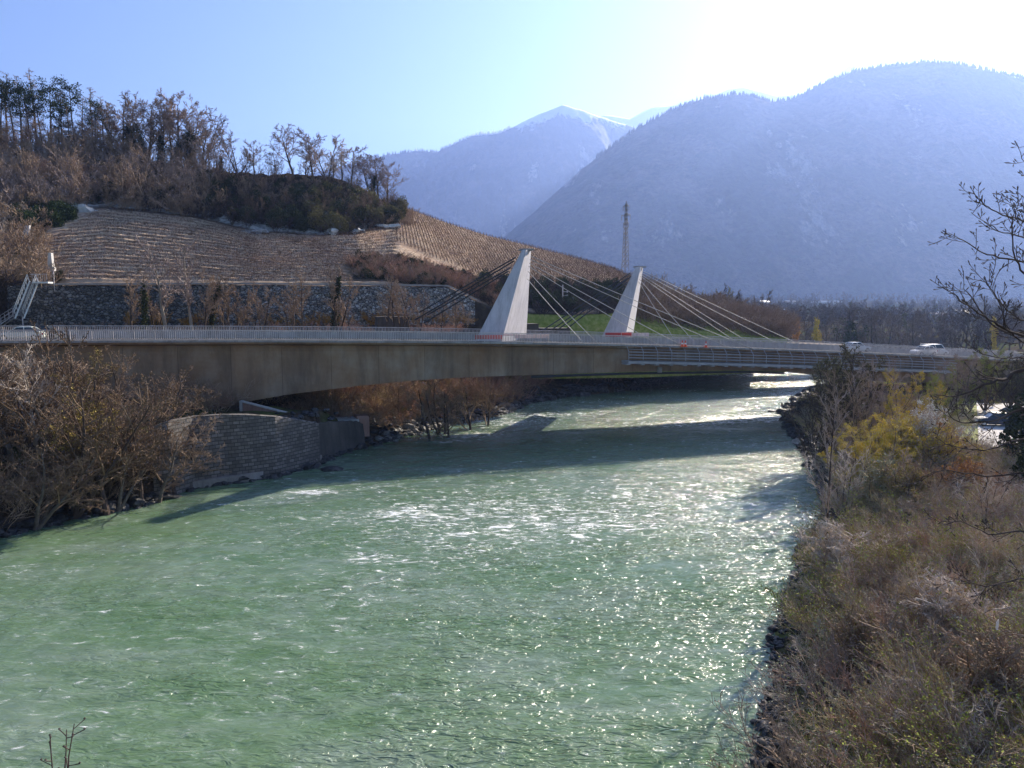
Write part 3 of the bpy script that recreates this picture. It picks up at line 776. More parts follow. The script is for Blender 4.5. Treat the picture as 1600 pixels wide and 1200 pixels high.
def tree_protos(specs):
    out = []
    for i, kw in enumerate(specs):
        kw = dict(kw); lf = kw.pop('leaf', None); ivy = kw.pop('ivy', None)
        tr, cr, lv = bare_tree(**kw)
        rs = np.random.RandomState(kw['seed'] + 99); ex = []
        if lf:
            n, size = lf; pts = lv[-1].reshape(-1, 3); C = pts[rs.randint(0, len(pts), n)] + rs.normal(size=(n, 3)) * size * 1.5
            ex.append(('foliage', Geo().add(leaf_quads(rs, C, size)).mesh('foliage')))
        if ivy:
            n, rad, top, size = ivy
            t = rs.uniform(0.03, top, n) ** 0.8; P = lv[0][rs.randint(0, len(lv[0]), n)] if len(lv[0]) > 1 else np.repeat(lv[0], n, 0)
            f = t * (P.shape[1] - 1); k = f.astype(int); fr = (f - k)[:, None]; a = np.arange(n)
            C = P[a, k] * (1 - fr) + P[a, np.minimum(k + 1, P.shape[1] - 1)] * fr
            lump = 0.55 + 0.75 * vnoise(t * 14, np.arctan2(*rs.normal(size=(2, n))) * 1.2, 4)
            C = C + nrm(rs.normal(size=(n, 3))) * (rad * (1.1 - 0.7 * t) * rs.uniform(0.35, 1.0, n) * lump)[:, None]
            # ivy creeps out on the first limbs too
            q = lv[1].reshape(-1, 3); m = n // 3; C2 = q[rs.randint(0, max(1, len(q) // 2), m)]; C2 = C2 + rs.normal(size=C2.shape) * rad * 0.28
            C2 = C2[C2[:, 2] < kw['h'] * (top + 0.05)]
            ex.append(('ivy', Geo().add(leaf_quads(rs, np.concatenate([C, C2]), size)).mesh('ivy')))
        tr, cr = tr.mesh('trunk'), cr.mesh('crown'); out.append((tr, cr, ex)); zz = np.empty(len(cr.vertices) * 3, np.float32); cr.vertices.foreach_get('co', zz); HT_[cr.name] = float(np.percentile(zz[2::3], 99.3))
    return out
def plant(proto, name, label, cat, loc, s=1.0, rz=0.0, group=None, mats=None, sz=None, tilt=(0, 0)):
    tr, cr, ex = proto
    t = thing(name, label, cat, loc, rz, group); t.scale = (s, s, sz or s); t.rotation_euler = (tilt[0], tilt[1], rz)
    def ch(n, me, m):
        o = bpy.data.objects.new(n, me); COL.objects.link(o); o.parent = t
        if len(me.materials) == 0: me.materials.append(m)
        o.material_slots[0].link = 'OBJECT'; o.material_slots[0].material = m
    ch('trunk', tr, mats[0]); ch('crown', cr, mats[1])
    for i, (n, me) in enumerate(ex): ch(n, me, mats[2 + i])
    return t
def bush_geo(seed, h=2.0, spread=0.9, stems=12, kids=8, twigs=5, base=0.25, rs_=0.012, tw=0.005, arch=-0.05, leaf=0, lsize=0.03, wob=0.14):
    rs = np.random.RandomState(seed)
    a = rs.uniform(0, 6.283, stems); q = rs.uniform(0, 1, stems) ** 0.6
    p0 = np.stack([np.cos(a) * base * q, np.sin(a) * base * q, np.zeros(stems)], 1)
    d0 = np.stack([np.cos(a) * spread * q, np.sin(a) * spread * q, np.ones(stems)], 1)
    P = polyl(rs, p0, d0, h * rs.uniform(0.65, 1.15, stems), 6, wob, arch); Rr = rs_ * np.linspace(1, 0.3, 6)[None].repeat(stems, 0)
    g_ = Geo().add(tubes(P, Rr, 3))
    Q, RQ = branch(rs, P, Rr, kids, 0.25, 38, 0.42, 4, wob, 0.04, 0.7, 0.35, tw)
    g_.add(tubes(Q, RQ, 2)); last = Q
    if twigs:
        Q2, R2 = branch(rs, Q, RQ, twigs, 0.15, 36, 0.5, 3, wob, 0.03, 0.8, 0.3, tw * 0.8)
        g_.add(tubes(Q2, R2, 2)); last = Q2
    lv = None
    if leaf:
        pts = last.reshape(-1, 3); C = pts[rs.randint(0, len(pts), leaf)] + rs.normal(size=(leaf, 3)) * lsize
        lv = leaf_quads(rs, C, lsize)
    return g_.arr(), lv
def scatter(arrs, pos, scl, rot, rs, lean=0.0, which=None):
    """copies of (V,Q) arrays joined as one: pos (N,3), scl (N,), rot (N,)"""
    Vs = []; Qs = []; n = 0
    which = rs.randint(0, len(arrs), len(pos)) if which is None else which
    for p, s, r_, w_ in zip(pos, scl, rot, which):
        V, Q = arrs[w_]; c, sn = math.cos(r_), math.sin(r_)
        W = np.empty_like(V); W[:, 0] = (V[:, 0] * c - V[:, 1] * sn) * s; W[:, 1] = (V[:, 0] * sn + V[:, 1] * c) * s; W[:, 2] = V[:, 2] * s
        if lean:
            lx, ly = rs.normal(size=2) * lean; W[:, 0] += W[:, 2] * lx; W[:, 1] += W[:, 2] * ly
        Vs.append((W + p).astype(np.float32)); Qs.append(Q + n); n += len(V)
    return np.concatenate(Vs), np.concatenate(Qs)
def gz(x, y): return ground_z(np.atleast_1d(np.asarray(x, float)), np.atleast_1d(np.asarray(y, float)))
def twigmat(name, cols, scale=0.5, objrand=0.25): return vmat(name, cols, scale, 0.9, objrand=objrand, spec=0.06)
M_bark = twigmat('bark_grey', [(0.07, 0.058, 0.048), (0.15, 0.13, 0.11)], 2.0)
M_barkpale = twigmat('bark_pale', [(0.20, 0.17, 0.14), (0.34, 0.30, 0.25)], 2.0)
M_twig = twigmat('twigs_mauve', [(0.24, 0.185, 0.16), (0.42, 0.34, 0.30)])
M_twigp = twigmat('twigs_pale', [(0.40, 0.33, 0.27), (0.62, 0.53, 0.45)])
M_twigred = twigmat('twigs_russet', [(0.25, 0.145, 0.10), (0.42, 0.27, 0.195)])
M_twigbrown = twigmat('twigs_brown', [(0.21, 0.15, 0.105), (0.39, 0.29, 0.21)])
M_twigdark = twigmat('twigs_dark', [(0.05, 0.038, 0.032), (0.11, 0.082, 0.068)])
M_ivy = twigmat('ivy_leaves', [(0.018, 0.028, 0.012), (0.075, 0.085, 0.04)], 1.5)
M_vtwig = twigmat('valley_twigs', [(0.12, 0.09, 0.075), (0.23, 0.18, 0.15)])
M_lbank = twigmat('left_bank_twigs', [(0.13, 0.088, 0.058), (0.26, 0.185, 0.13)])
M_needle = twigmat('pine_needles', [(0.022, 0.038, 0.018), (0.06, 0.085, 0.035)], 1.0)
M_yellow = twigmat('catkins_yellow', [(0.45, 0.34, 0.04), (0.72, 0.56, 0.10)], 1.0, 0.15)
M_spring = twigmat('young_leaves', [(0.20, 0.24, 0.04), (0.38, 0.40, 0.09)], 1.0, 0.15)
M_orange = twigmat('orange_buds', [(0.42, 0.20, 0.05), (0.62, 0.36, 0.10)], 1.0, 0.15)
M_blossom = twigmat('white_blossom', [(0.60, 0.60, 0.55), (0.8, 0.8, 0.78)], 1.0, 0.05)
M_straw = twigmat('dry_stems', [(0.38, 0.29, 0.17), (0.60, 0.48, 0.30)], 1.0, 0.1)
_o1 = 'first second third fourth fifth sixth seventh eighth ninth tenth eleventh twelfth thirteenth fourteenth fifteenth sixteenth seventeenth eighteenth nineteenth'.split()
_tens = {20: 'twentieth', 30: 'thirtieth', 40: 'fortieth', 50: 'fiftieth', 60: 'sixtieth', 70: 'seventieth', 80: 'eightieth'}
_tw = {20: 'twenty', 30: 'thirty', 40: 'forty', 50: 'fifty', 60: 'sixty', 70: 'seventy', 80: 'eighty'}
def ordn(i):
    """0 -> first"""
    n = i + 1
    if n < 20: return _o1[n - 1]
    t, u = n // 10 * 10, n % 10
    return _tens[t] if u == 0 else _tw[t] + '-' + _o1[u - 1]
def rank(desc, i, n, of, side='left'):
    """label that singles one out of a row, counted from one side"""
    if i == 0: return f'{desc}, {side}most of {of}'
    if i == n - 1: return f"{desc}, {'right' if side == 'left' else 'left'}most of {of}"
    return f'{desc}, {ordn(i)} from the {side} of {of}'
M_budg = twigmat('grey_green_leaves', [(0.20, 0.22, 0.11), (0.40, 0.41, 0.28)], 1.0, 0.15)
M_budo = twigmat('olive_buds', [(0.11, 0.10, 0.045), (0.24, 0.21, 0.09)], 1.0, 0.15)
M_catkin = twigmat('dull_catkins', [(0.26, 0.20, 0.05), (0.42, 0.33, 0.10)], 1.0, 0.1)
# ================================================================== STONE WALL, VINES AND HILLSIDE PLANTS
def mat_boulders(scale=1.1, lo=(0.05, 0.05, 0.052), hi=(0.43, 0.415, 0.39), edge=0.03):
    m, nt, b, tc = newmat('boulder_wall')
    v0 = mapping(nt, tc.outputs['Object'], (1, 1, 1.35))
    nz = nt.nodes.new('ShaderNodeTexNoise'); nz.inputs['Scale'].default_value = 1.6; nz.inputs['Detail'].default_value = 5; nt.links.new(v0, nz.inputs['Vector'])
    vm = nt.nodes.new('ShaderNodeVectorMath'); vm.operation = 'MULTIPLY_ADD'; nt.links.new(nz.outputs['Color'], vm.inputs[0]); vm.inputs[1].default_value = (0.7, 0.7, 0.7); nt.links.new(v0, vm.inputs[2]); v = vm.outputs[0]
    vo = nt.nodes.new('ShaderNodeTexVoronoi'); vo.inputs['Scale'].default_value = scale; nt.links.new(v, vo.inputs['Vector'])
    ve = nt.nodes.new('ShaderNodeTexVoronoi'); ve.feature = 'DISTANCE_TO_EDGE'; ve.inputs['Scale'].default_value = scale; nt.links.new(v, ve.inputs['Vector'])
    n2 = noise(nt, v, 2.6, 6, 0.7)
    sep = nt.nodes.new('ShaderNodeSeparateColor'); nt.links.new(vo.outputs['Color'], sep.inputs[0])
    f = math_(nt, 'ADD', math_(nt, 'MULTIPLY', sep.outputs[0], 0.6), math_(nt, 'MULTIPLY', n2, 0.5))
    c = ramp(nt, f, [(0.25, [x * 0.35 for x in hi]), (0.55, [x * 0.6 for x in hi]), (0.72, hi)])
    sx_ = nt.nodes.new('ShaderNodeSeparateXYZ'); nt.links.new(tc.outputs['Object'], sx_.inputs[0]); gr_ = nt.nodes.new('ShaderNodeMapRange'); nt.links.new(sx_.outputs[0], gr_.inputs[0]); gr_.inputs[1].default_value = -55; gr_.inputs[2].default_value = -25; gr_.inputs[3].default_value = 0.7; gr_.inputs[4].default_value = 1.55  # shade painted into the stone colour: darkened at the left, paler rightwards
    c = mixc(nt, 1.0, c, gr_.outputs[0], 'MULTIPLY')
    c = mixc(nt, ramp(nt, ve.outputs[0], [(edge, 0.0), (edge + 0.09, 1.0)]), lo, c)
    nt.links.new(c, b.inputs['Base Color'])
    h = ramp(nt, ve.outputs[0], [(0.0, 0.0), (0.35, 1.0)])
    bump(nt, b, h, 1.0, 0.3)
    return m
def wall_strip(u0, u1, name, label, mat, t0=0.0, t1=1.0, yoff=-0.35, cap=0.35, n=420, seed=3, top=0.0):
    us = np.linspace(u0, u1, n); rows = np.linspace(0, 1, 40)
    lo = hill(us, np.full(n, t0)); hi_ = hill(us, np.full(n, t1)); hi_[:, 2] += top
    P = lo[:, None] * (1 - rows[None, :, None]) + hi_[:, None] * rows[None, :, None]
    d = fbm(P[..., 0] * 1.3, P[..., 2] * 1.6, 3, seed) - 0.5
    P[..., 1] += yoff + d * 0.8
    P[..., 2] += (fbm(us * 0.2, us * 0, 2, seed)[:, None] - .5) * 0.5 * rows[None]
    back = P[:, -1:].copy(); back[..., 1] += 1.2 + abs(yoff); back[..., 2] -= 0.05
    bk2 = back.copy(); bk2[..., 2] -= 3
    P = np.concatenate([P, back, bk2], 1)
    o = link(name, grid_mesh(name, P), mat); return tag(o, label, 'wall')
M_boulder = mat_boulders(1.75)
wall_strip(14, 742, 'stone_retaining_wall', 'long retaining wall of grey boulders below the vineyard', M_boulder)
# thin kerb on top of the wall
us = np.linspace(80, 745, 90); q = hill(us, np.full(90, 1.0)); mb = MB()
mb.loft([[p + np.array(d_) for d_ in ((0, -0.5, 0.18), (0, -0.5, 0.42), (0, 0.2, 0.42), (0, 0.2, 0.18))] for p in q]); o = mb.build('wall_coping', M_fascia); tag(o, 'pale coping kerb running along the top of the boulder wall', 'kerb')
# ---- vine rows
M_vine = twigmat('vine_wood', [(0.08, 0.05, 0.036), (0.19, 0.125, 0.09)], 1.0, 0.2)
M_drygrass = twigmat('dry_grass', [(0.30, 0.21, 0.14), (0.46, 0.36, 0.26)], 0.7, 0.15)
rs = np.random.RandomState(12)
GV = 'vine rows on the hillside'
def vine_row(P, label, h=1.0, dens=3.2):
    """P (n,3) line on the ground"""
    d = np.linalg.norm(np.diff(P, axis=0), axis=1); L = np.concatenate([[0], np.cumsum(d)])
    def on(s): return np.stack([np.interp(s, L, P[:, k]) for k in range(3)], -1)
    c = on(L[-1] / 2); 
    n = max(4, int(L[-1] * dens)); s = np.linspace(0.2, L[-1] - 0.2, n) + rs.normal(size=n) * 0.12
    b0 = on(s); st = polyl(rs, b0, np.tile([0, 0, 1.0], (n, 1)) + rs.normal(size=(n, 3)) * 0.25, rs.uniform(0.55, 1.25, n) * h, 3, 0.2, 0.1)
    g_ = Geo().add(tubes(st, np.tile([0.045, 0.035, 0.015], (n, 1)), 3))
    m = n * 2; s2 = rs.uniform(0, L[-1], m); p2 = on(s2) + np.array([0, 0, 1]) * rs.uniform(0.35, 0.8, m)[:, None] * h
    tan = nrm(on(np.clip(s2 + 0.5, 0, L[-1])) - on(np.clip(s2 - 0.5, 0, L[-1])))
    cn = polyl(rs, p2, tan * np.sign(rs.normal(size=(m, 1))) + rs.normal(size=(m, 3)) * 0.3, rs.uniform(0.5, 1.3, m), 3, 0.15, 0.02)
    g_.add(tubes(cn, np.tile([0.03, 0.025, 0.01], (m, 1)), 2))
    for hh_ in (0.45, 0.75): g_.add(tubes((P + np.array([0, 0, hh_ * h]))[None], np.full((1, len(P)), 0.014), 3))
    V, Q = g_.arr(); o = link('vine_row', mesh_np('vine_row', V - c, Q), M_vine); o.location = [float(x) for x in c]; tag(o, label, 'vine row', GV)
def jit(P, seed):
    return P
ORD = 'lowest second third fourth fifth sixth seventh eighth ninth tenth eleventh twelfth thirteenth fourteenth fifteenth sixteenth seventeenth eighteenth nineteenth twentieth topmost'.split()
for i in range(NR):
    t = 1.06 + (i + 0.30) / NR * 1.90
    lo_u = np.interp(t, [1.0, 2.0, 3.0], [92, 75, 165])
    hi_u = np.interp(t, [1.0, 1.5, 1.95, 2.05, 2.5, 3.0], [545, 535, 540, 618, 620, 625])
    us = np.linspace(lo_u, hi_u, 60)
    P = hill(us, t + 0.02 * np.sin(us * 0.011 + 0.6)); P[:, 2] += 0.42 + (fbm(P[:, 0] * 0.22, P[:, 1] * 0.22 + P[:, 2] * 0.2, 4, 40) - 0.5) * 0.5
    vine_row(P, ORD[i] + (' level row of bare vines up from the boulder wall' if 0 < i < 20 else ' level row of bare vines on the terraces above the boulder wall'), 0.6, 3.0)
NR2 = 84
for i in range(NR2):
    u0 = 616 + (i + 0.5) / NR2 * 400
    t = np.linspace(float(np.interp(u0, [616, 760], [2.5, 2.08])), 3.99, 26)
    us = u0 - (t - 3) * 26 * np.clip((u0 - 600) / 100, 0, 1)
    P = hill(us, t); P[:, 2] += 0.02
    vine_row(P, rank('bare upslope vine row', NR2 - 1 - i, 200, 'the right hand vineyard slope', 'right'), 0.95, 1.6)
# ---- skyline trees of the hill
specs = [dict(seed=1, h=12, r=0.24, trunk_frac=0.8, start=0.3, lv=((13, 45, 0.55, 0.05), (10, 42, 0.5, 0.03), (8, 40, 0.5, 0.02), (5, 38, 0.5, 0.0))),
         dict(seed=2, h=12, r=0.26, start=0.3, trunk_frac=0.8, wob=0.14, lv=((11, 42, 0.62, 0.05), (9, 42, 0.5, 0.03), (8, 40, 0.5, 0.02), (5, 38, 0.5, 0))),
         dict(seed=3, h=11, r=0.16, forks=3, trunk_frac=0.85, lv=((9, 38, 0.5, 0.05), (8, 38, 0.5, 0.04), (6, 36, 0.5, 0.02), (4, 35, 0.5, 0))),
         dict(seed=4, h=10, r=0.2, start=0.25, trunk_frac=0.8, wob=0.16, lv=((10, 52, 0.6, 0.05), (9, 45, 0.5, 0.03), (7, 42, 0.5, 0.0), (5, 40, 0.5, 0)))]
for s_ in specs: s_['tw'] = 0.038
ivyspec = [dict(seed=11, h=13, r=0.24, wob=0.12, tw=0.022, ivy=(2600, 1.5, 0.72, 0.17)), dict(seed=12, h=12, r=0.2, forks=2, tw=0.022, ivy=(2600, 1.2, 0.8, 0.16)), dict(seed=13, h=9, r=0.2, wob=0.15, tw=0.022, ivy=(2000, 1.1, 0.9, 0.16))]
PT = tree_protos(specs); PI = tree_protos(ivyspec)
GS = 'bare trees along the hill crest'
def on_hill(px, t, dy=0.0):
    p = hill(px, t); p = np.array(p).reshape(3); p[1] += dy; return p
def crest_tree(px, ytop, proto, label, name='bare_tree', cat='tree', h0=12.0, t=3.95, mats=(M_bark, M_twig), group=GS, sink=0.8):
    p = on_hill(px, t); topz = at(px, ytop, p[1])[2]; s = (topz - p[2] + sink) / real_h(proto, h0)
    return plant(proto, name, label, cat, (p[0], p[1], p[2] - sink), s * (1.22 if name == 'bare_tree' else 1.0), rs.uniform(0, 6.28), group, mats, sz=s)
for px, yt, k, lab in [(340, 215, 3, 'slender bare tree right of the ivy clad trees on the crest'), (372, 205, 2, 'bare many-stemmed tree with upright twigs standing on the crest above the dark shrub'), (398, 222, 0, 'rounded bare tree left of the gap in the crest trees'),
                       (432, 228, 3, 'small thin bare tree at the gap in the crest trees'), (458, 192, 1, 'tallest bare tree in the middle of the crest with wide fan of limbs'), (489, 203, 0, 'broad bare tree with thick dark trunk right of the tallest crest tree'), (510, 212, 2, 'bare tree leaning right behind the broad one on the crest'),
                       (534, 218, 3, 'pale fine twigged tree right of the middle crest group'), (548, 226, 0, 'bare crest tree with straight trunk near the right end'), (577, 240, 1, 'bare crest tree second from the right end'), (590, 238, 0, 'rounded twiggy tree at the right end of the crest'), (606, 256, 0, 'lower rounded twiggy tree at the very end of the crest'), (478, 232, 2, 'low bare tree between the two largest crest trees'), (520, 238, 1, 'dark low bare tree beside the pale one on the crest')]:
    crest_tree(px, yt, PT[k], lab, h0=(12, 12.6, 11, 10)[k], mats=(M_bark, M_twigp if 'pale' in lab else M_twig))
for px, yt, k, lab in [(203, 170, 0, 'ivy clad tree with a dark pointed column, leftmost of the ivy group'), (228, 196, 1, 'twin stemmed ivy covered tree in the crest wood'), (250, 205, 2, 'stout ivy covered trunk in the middle of the dark group'), (276, 202, 1, 'ivy covered tree left of the last tall ivy tree'), (297, 178, 0, 'tall ivy clad tree at the right end of the dark group'),
                       (347, 240, 2, 'short ivy covered shrub-like tree alone on the crest'), (583, 268, 2, 'short dark ivy covered trunk near the right end of the crest')]:
    crest_tree(px, yt, PI[k], lab, name='ivy_tree', h0=(13, 12, 9)[k], mats=(M_bark, M_twigred if 'russet' in lab else M_twig, M_ivy), group='ivy clad trees on the hill crest')
LL = sorted([(180, 160, 1), (190, 150, 0), (215, 152, 2), (232, 148, 0), (250, 156, 1), (268, 150, 3), (283, 150, 0), (305, 158, 1), (318, 178, 2)])
for i_, (px, yt, k) in enumerate(LL):
    crest_tree(px, yt, PT[k], rank('tall bare tree', i_, len(LL), 'those behind the ivy clad crest group'), h0=(12, 12.6, 11, 10)[k], mats=(M_bark, M_twig), t=3.99)
# ---- pines and larches at the far left of the crest
def conifer(seed, h, kind):
    rs_ = np.random.RandomState(seed); tr = Geo(); cr = Geo()
    P = polyl(rs_, np.zeros((1, 3)), np.array([[0, 0, 1.0]]), np.array([h * 0.97]), 10, 0.03, 0.1); Rr = (h * 0.016) * np.linspace(1, 0.2, 10)[None]
    tr.add(tubes(P, Rr, 6))
    if kind == 'pine':
        Q, RQ = branch(rs_, P, Rr, 22, 0.6, 72, 0.24, 5, 0.16, 0.05, 0.45, 0.35, 0.03); cr.add(tubes(Q, RQ, 3))
        Q2, R2 = branch(rs_, Q, RQ, 5, 0.3, 45, 0.45, 3, 0.2, 0.06, 0.6, 0.3, 0.02); cr.add(tubes(Q2, R2, 2))
        C = Q2.reshape(-1, 3); C = np.repeat(C, 5, 0) + rs_.normal(size=(len(C) * 5, 3)) * [0.28, 0.28, 0.14]
        lf = Geo().add(leaf_quads(rs_, C, 0.13)).mesh('needles')
    else:
        Q, RQ = branch(rs_, P, Rr, 70, 0.28, 84, 0.24, 4, 0.10, 0.01, 0.3, 0.75, 0.02); cr.add(tubes(Q, RQ, 3))
        Q2, R2 = branch(rs_, Q, RQ, 12, 0.1, 55, 0.38, 3, 0.2, -0.08, 0.6, 0.3, 0.018); cr.add(tubes(Q2, R2, 2))
        lf = None
        if kind == 'spruce':
            C = Q2.reshape(-1, 3); C = np.repeat(C, 3, 0) + rs_.normal(size=(len(C) * 3, 3)) * 0.12; lf = Geo().add(leaf_quads(rs_, C, 0.12)).mesh('needles')
    return (tr.mesh('trunk'), cr.mesh('crown'), [('needles', lf)] if lf else [])
PC = {'pine': [conifer(31, 12, 'pine'), conifer(32, 12, 'pine')], 'larch': [conifer(33, 12, 'larch'), conifer(34, 12, 'larch')]}
CON = sorted([(-40, 130, 'pine', 0, 3.9), (2, 122, 'pine', 1, 3.9), (12, 112, 'larch', 0, 3.98), (36, 118, 'larch', 1, 3.95), (50, 136, 'pine', 0, 3.85), (58, 110, 'larch', 0, 3.99), (68, 140, 'pine', 1, 3.9), (80, 128, 'pine', 0, 3.95), (98, 140, 'larch', 1, 3.9), (92, 160, 'pine', 1, 3.8), (118, 134, 'pine', 0, 3.95), (130, 150, 'larch', 0, 3.9), (146, 134, 'larch', 1, 3.98), (150, 158, 'pine', 1, 3.85), (164, 150, 'larch', 0, 3.95), (25, 135, 'pine', 1, 3.9), (110, 165, 'larch', 1, 3.8), (172, 172, 'larch', 1, 3.85)])
for q_ in CON:
    px, yt, kd, k, t = q_; same = [c_ for c_ in CON if c_[2] == kd]; pi_ = same.index(q_)
    nm = 'pine_tree' if kd == 'pine' else 'larch_tree'
    lb = rank('dark green pine' if kd == 'pine' else 'feathery brown larch', pi_, len(same), 'the pines on the crest' if kd == 'pine' else 'the larches on the crest')
    crest_tree(px, yt, PC[kd][k], lb, nm, 'tree', 11.8, t, (M_bark, M_twigbrown if kd == 'larch' else M_bark, M_needle), 'pines in the crest wood' if kd == 'pine' else 'larches in the crest wood')
LL = sorted([(-30, 190, 0, 3.7), (0, 180, 1, 3.8), (22, 200, 2, 3.75), (44, 175, 3, 3.85), (64, 210, 0, 3.7), (86, 190, 2, 3.85), (104, 205, 1, 3.7), (124, 190, 0, 3.8), (140, 200, 3, 3.75), (158, 190, 2, 3.8), (176, 205, 1, 3.7), (10, 235, 3, 3.5), (35, 240, 2, 3.5), (70, 238, 3, 3.5), (100, 240, 2, 3.55), (130, 236, 1, 3.6), (160, 240, 3, 3.6), (188, 215, 2, 3.85)])
for i_, (px, yt, k, t) in enumerate(LL):
    crest_tree(px, yt, PT[k], rank('brown leafless tree', i_, len(LL), 'those standing among the crest pines'), h0=(12, 12.6, 11, 10)[k], mats=(M_bark, (M_twig, M_twigbrown, M_twigred)[k % 3]), t=t, group='leafless trees in the crest wood')
# ---- scrub on the steep bank: nobody could count it
SB = [bush_geo(200 + i, h=3.0, spread=0.8, stems=9, kids=9, twigs=6, base=0.5, rs_=0.05, tw=0.022, arch=0.02)[0] for i in range(4)]
EV = []
for i in range(3):
    r0 = np.random.RandomState(60 + i); C = nrm(r0.normal(size=(2200, 3))) * (r0.uniform(0.3, 1, (2200, 1)) ** 0.4) * [1.3, 1.3, 1.5]
    C *= (0.7 + 0.6 * vnoise(C[:, 0] * 2 + 9, C[:, 2] * 2 + C[:, 1], i))[:, None]; C[:, 2] += 1.3
    EV.append(leaf_quads(r0, C, 0.11))
def scrub(n, uf, tf, arrs, smin, smax, name, label, mat, seed, sink=0.3, lean=0.25):
    r0 = np.random.RandomState(seed); u = uf(r0, n); t = tf(r0, n, u); P = hill(u, t)
    P[:, 2] += (fbm(P[:, 0] * 0.22, P[:, 1] * 0.22 + P[:, 2] * 0.2, 4, 40) - 0.5) * (0.5 + 3.0 * (t > 3)) - sink
    sc_ = r0.uniform(smin, smax, n) if name == 'hillside_woodland' else r0.uniform(smin, smax, n) * (1 - 0.62 * np.clip((t - 3.6) / 0.35, 0, 1) * (u > 165)) * (1 - 0.35 * np.clip((t - 3.6) / 0.35, 0, 1))
    V, Q = scatter(arrs, P, sc_, r0.uniform(0, 6.28, n), r0, lean)
    return tag(link(name, mesh_np(name, V, Q), mat), label, kind='stuff')
cl_u = lambda a, b_: (lambda r, n: r.uniform(a, b_, n))
cl_t = lambda a, b_: (lambda r, n, u: r.uniform(a, b_, n))
def tcliff(lo=0.04, hi=1.0):
    def f(r, n, u): return 3 + lo + r.uniform(0, hi - lo, n) * 0.98
    return f
scrub(420, cl_u(-150, 330), tcliff(0.0, 1.0), SB, 0.9, 1.7, 'hillside_scrub', 'brown and russet thicket covering the steep bank at the left', M_twigbrown, 301)
scrub(110, cl_u(-120, 200), tcliff(0.1, 0.7), SB, 1.0, 2.0, 'hillside_scrub', 'greyish brown thicket below the pines', M_twig, 302)
scrub(300, cl_u(200, 622), tcliff(0.35, 1.0), SB, 0.6, 1.1, 'hillside_scrub', 'brown scrub along the top of the dark bank', M_twigbrown, 303)
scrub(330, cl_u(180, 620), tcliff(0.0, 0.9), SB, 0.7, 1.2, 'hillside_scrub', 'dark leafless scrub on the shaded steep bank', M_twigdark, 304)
scrub(120, cl_u(300, 628), tcliff(0.05, 0.75), EV, 0.8, 1.5, 'evergreen_scrub', 'dark evergreen undergrowth covering the steep bank', M_ivy, 305)
scrub(85, cl_u(480, 628), tcliff(0.04, 0.7), EV, 0.8, 1.5, 'evergreen_scrub', 'grey green evergreen bushes at the right end of the steep bank', M_budo, 306)
scrub(60, cl_u(60, 330), tcliff(0.1, 0.8), EV, 0.8, 1.5, 'evergreen_scrub', 'ivy and evergreens in the brown thicket', M_ivy, 307)
scrub(150, cl_u(-200, 70), cl_t(1.0, 3.0), SB, 0.8, 1.5, 'hillside_scrub', 'brown thicket left of the vineyard', M_twigbrown, 308)
scrub(36, cl_u(20, 110), cl_t(2.5, 3.05), EV, 0.7, 1.3, 'evergreen_scrub', 'green bushes by the pale rock left of the vineyard', M_needle, 309)
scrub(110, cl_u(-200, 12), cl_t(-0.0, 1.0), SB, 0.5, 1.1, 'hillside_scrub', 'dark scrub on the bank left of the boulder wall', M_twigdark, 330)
scrub(60, cl_u(585, 642), cl_t(3.0, 3.95), SB, 0.45, 0.9, 'hillside_scrub', 'brown scrub softening the right end of the steep bank', M_twigbrown, 331)
# rocky shrub patch in the middle of the vineyard
def tband(r, n, u):
    c = np.interp(u, [535, 560, 640, 740, 790], [1.75, 1.7, 1.6, 1.5, 1.2]); wdt = np.interp(u, [535, 570, 700, 790], [0.12, 0.42, 0.48, 0.2])
    return c + r.uniform(-1, 1, n) * wdt
scrub(170, cl_u(545, 790), tband, SB, 0.45, 0.95, 'hillside_scrub', 'reddish brown shrubs on the rocky step in the vineyard', M_twigred, 310)
scrub(110, cl_u(560, 790), tband, SB, 0.45, 0.9, 'hillside_scrub', 'brown shrubs on the rocky step in the vineyard', M_twigbrown, 311)
scrub(70, cl_u(555, 760), tband, EV, 0.4, 0.8, 'evergreen_scrub', 'dark evergreen shrubs on the rocky step in the vineyard', M_ivy, 312)
scrub(110, cl_u(740, 1000), cl_t(1.1, 1.95), EV, 0.6, 1.1, 'evergreen_scrub', 'dark evergreen bank behind the pylons', M_ivy, 313)
scrub(150, cl_u(730, 1010), cl_t(0.95, 1.95), SB, 0.5, 1.0, 'hillside_scrub', 'brown scrub on the bank behind the pylons', M_twigdark, 314)
scrub(260, cl_u(985, 1230), cl_t(0.3, 3.7), SB, 0.8, 1.5, 'hillside_scrub', 'brown scrub on the low end of the hill', M_twigbrown, 315)
scrub(90, cl_u(200, 745), cl_t(-0.02, 0.05), SB, 0.35, 0.8, 'roadside_scrub', 'russet and ochre scrub at the foot of the boulder wall', M_orange, 316, 0.0)

